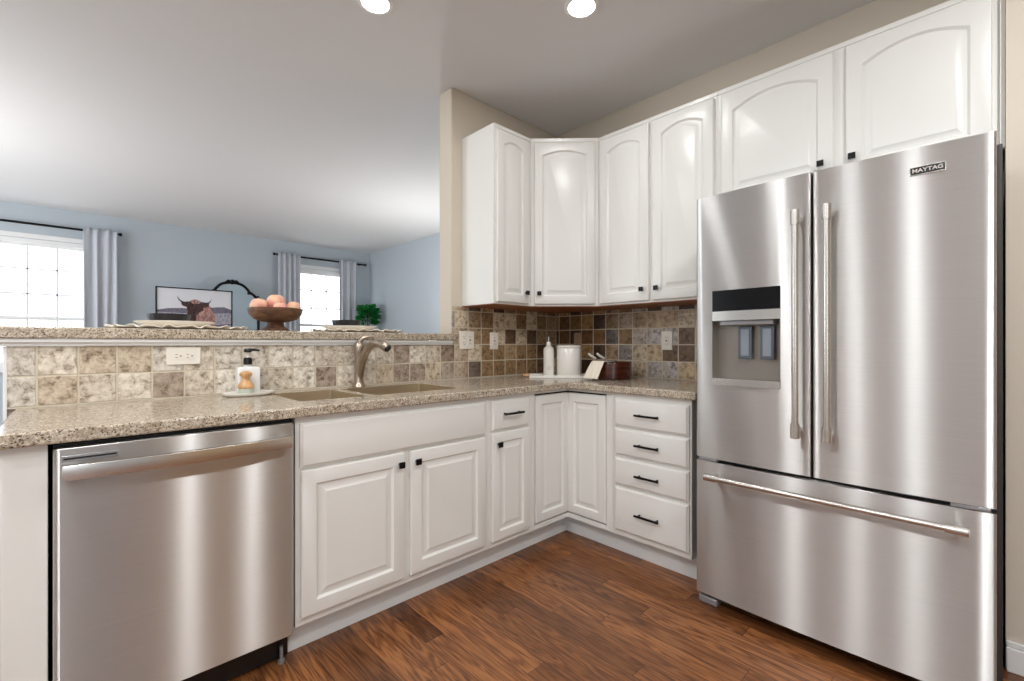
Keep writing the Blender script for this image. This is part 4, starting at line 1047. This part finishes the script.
t = thing('ornate_mirror', 'black scrolled arch-top mirror behind the cow picture', 'mirror', (-1.085, 5.15, 1.2705))
half = [(0.335, 0.0), (0.335, 0.30), (0.330, 0.47), (0.305, 0.535), (0.262, 0.580), (0.225, 0.598), (0.205, 0.590), (0.212, 0.615), (0.190, 0.650), (0.145, 0.695), (0.085, 0.722), (0.0, 0.733)]
full = [(-x, z) for x, z in half] + [(x, z) for x, z in reversed(half[:-1])]
q, _ = smooth_pts(full, [0] * len(full), 4)
b = MB(); b.tube([(x, 0, z) for x, z in q], 0.019, 12, up=(0, 1, 0)); b.box(-0.345, 0.345, -.015, .015, 0.0, 0.03)
for s in (-1, 1):   # scroll shoulders
    pts = [(s * (0.222 + 0.020 * math.cos(a) * (1 - a / 9)), 0, 0.600 + 0.020 * math.sin(a) * (1 - a / 9)) for a in [k * 0.35 for k in range(22)]]
    b.tube(pts, 0.009, 8); b.tube([(s * .30, 0, .545), (s * .335, 0, .56), (s * .35, 0, .54)], [.010, .012, .006], 8)
b.build('frame', M['black_metal'], t, smooth=60)
b = MB()
b.lathe([(0.0, -.03), (0.026, -.02), (0.036, 0), (0.026, .02), (0.0, .03)], 20, T=Matrix.Translation((0, -.008, .742)) @ Matrix.Rotation(PI / 2, 4, 'X'))
for s in (-1, 1):
    b.tube([(s * .02, 0, .750), (s * .05, -.004, .762), (s * .078, 0, .742), (s * .066, 0, .726)], [.012, .013, .010, .006], 10)
b.build('crest', M['black_metal'], t, smooth=60)
gp = [(x * .985, z * .99) for x, z in q]
b = MB(); b.loops([[(x, 0.002, z) for x, z in gp], [(x, 0.010, z) for x, z in gp]]); b.build('mirror_glass', M['mirror'], t, smooth=0)

# plant in the far corner on a tall stand
t = thing('plant_stand', 'tall black plant stand in the living room corner', 'stand', (0.84, 4.90, 0))
MB().lathe([(0.0, 1.245), (0.13, 1.245), (0.13, 1.27), (0.0, 1.27)], 28).build('top', M['black_metal'], t)
for k in range(3):
    a = k * 2 * PI / 3; MB().tube([(0.09 * math.cos(a), 0.09 * math.sin(a), 1.25), (0.15 * math.cos(a), 0.15 * math.sin(a), 0.006)], 0.010, 10).build('leg', M['black_metal'], t)
t = thing('potted_plant', 'bushy glossy green leafy plant in a black pot by the room corner', 'plant', (0.84, 4.90, 1.2705))
MB().lathe([(0.0, 0.0), (0.06, 0.0), (0.078, 0.02), (0.088, 0.125), (0.080, 0.125), (0.074, 0.115), (0.0, 0.112)], 28).build('pot', M['black_ceramic'], t, smooth=50)
rnd = random.Random(12); b = MB(); st = MB()
for k in range(6):
    a = k * 1.05; e_ = (0.10 * math.cos(a), 0.10 * math.sin(a), 0.36 + 0.03 * rnd.random())
    st.tube([(0.01 * math.cos(a), 0.01 * math.sin(a), 0.11), (0.04 * math.cos(a), 0.04 * math.sin(a), 0.22), e_], [.006, .005, .003], 8)
st.build('stems', plain('brown_stem', srgb(70, 60, 40), 0.7), t, smooth=50)
for k in range(120):
    u_, v_ = rnd.random(), rnd.random(); th = math.acos(1 - 1.9 * u_); ph2 = v_ * 2 * PI; R0 = 0.155 * (0.40 + 0.55 * rnd.random())
    c = Vector((R0 * math.sin(th) * math.cos(ph2), R0 * math.sin(th) * math.sin(ph2), 0.335 + R0 * 1.15 * math.cos(th)))
    out = (c - Vector((0, 0, 0.24))).normalized()
    tl = (out + Vector((0, 0, rnd.uniform(-.5, .5)))).normalized(); side = tl.cross(Vector((rnd.uniform(-1, 1), rnd.uniform(-1, 1), 1))).normalized(); nrm = side.cross(tl)
    Ln, Wn = rnd.uniform(.08, .11), rnd.uniform(.038, .052)
    grid = []
    for i in range(6):
        f = i / 5; w_ = Wn * math.sin(PI * min(1, 0.06 + f * 0.94)) ** 0.8 + 0.001
        cc = c + tl * (Ln * f) + nrm * (-0.03 * f * f)
        grid.append([tuple(cc - side * w_ + nrm * .010), tuple(cc), tuple(cc + side * w_ + nrm * .010)])
    b.loops(grid, closed=False, cap0=False, cap1=False)
lv = b.build('foliage', M['leaf'], t, smooth=60); lv['kind'] = 'stuff'

for (x, y, z, w), lab in zip(FILL_LAMPS, ('added unseen fill uplight on a stand at the left end of the living room', 'added unseen fill uplight on a stand behind the kitchen wall stub')):
    t = thing('fill_floor_lamp', lab, 'lamp', (x, y, 0))  # stand modelled around each added uplight
    MB().lathe([(0.0, 0), (0.14, 0), (0.14, 0.02), (0.02, 0.03), (0.0, 0.03)], 28).build('base', M['black_metal'], t)
    MB().lathe([(0.012, 0.03), (0.012, z)], 12).build('pole', M['black_metal'], t)
    MB().lathe([(0.012, z), (0.06, z + .01), (0.15, z + .09), (0.152, z + .09), (0.06, z + .002), (0.0, z - .005)], 28).build('bowl_shade', M['ceramic'], t)
# dining chair and white side table glimpsed past the left end of the half wall
t = thing('side_table', 'white side table glimpsed past the left end of the counter', 'table', (-3.18, 0.72, 0))
MB().box(-0.20, 0.20, -0.20, 0.20, 0.70, 0.74).build('tabletop', M['trim'], t, bevel=0.004)
for sx_ in (-1, 1):
    for sy_ in (-1, 1): MB().box(sx_ * .17 - .018, sx_ * .17 + .018, sy_ * .17 - .018, sy_ * .17 + .018, 0, 0.70).build('leg', M['trim'], t)
t = thing('wooden_chair', 'brown wooden chair glimpsed past the left end of the half wall', 'chair', (-3.30, 1.9, 0))
for sx_ in (-1, 1):
    MB().tube([(sx_ * .19, .19, 0), (sx_ * .19, .19, .45), (sx_ * .20, .24, 0.98)], .017, 10).build('rear_post', M['oak'], t)
    MB().tube([(sx_ * .19, -.19, 0), (sx_ * .19, -.19, .43)], .017, 10).build('leg', M['oak'], t)
MB().box(-.22, .22, -.22, .21, .43, .46).build('seat', M['cream_fabric'], t, bevel=0.01)
for z in (0.60, 0.75, 0.90): MB().box(-.19, .19, .20, .215, z, z + .07).build('back_slat', M['oak'], t)
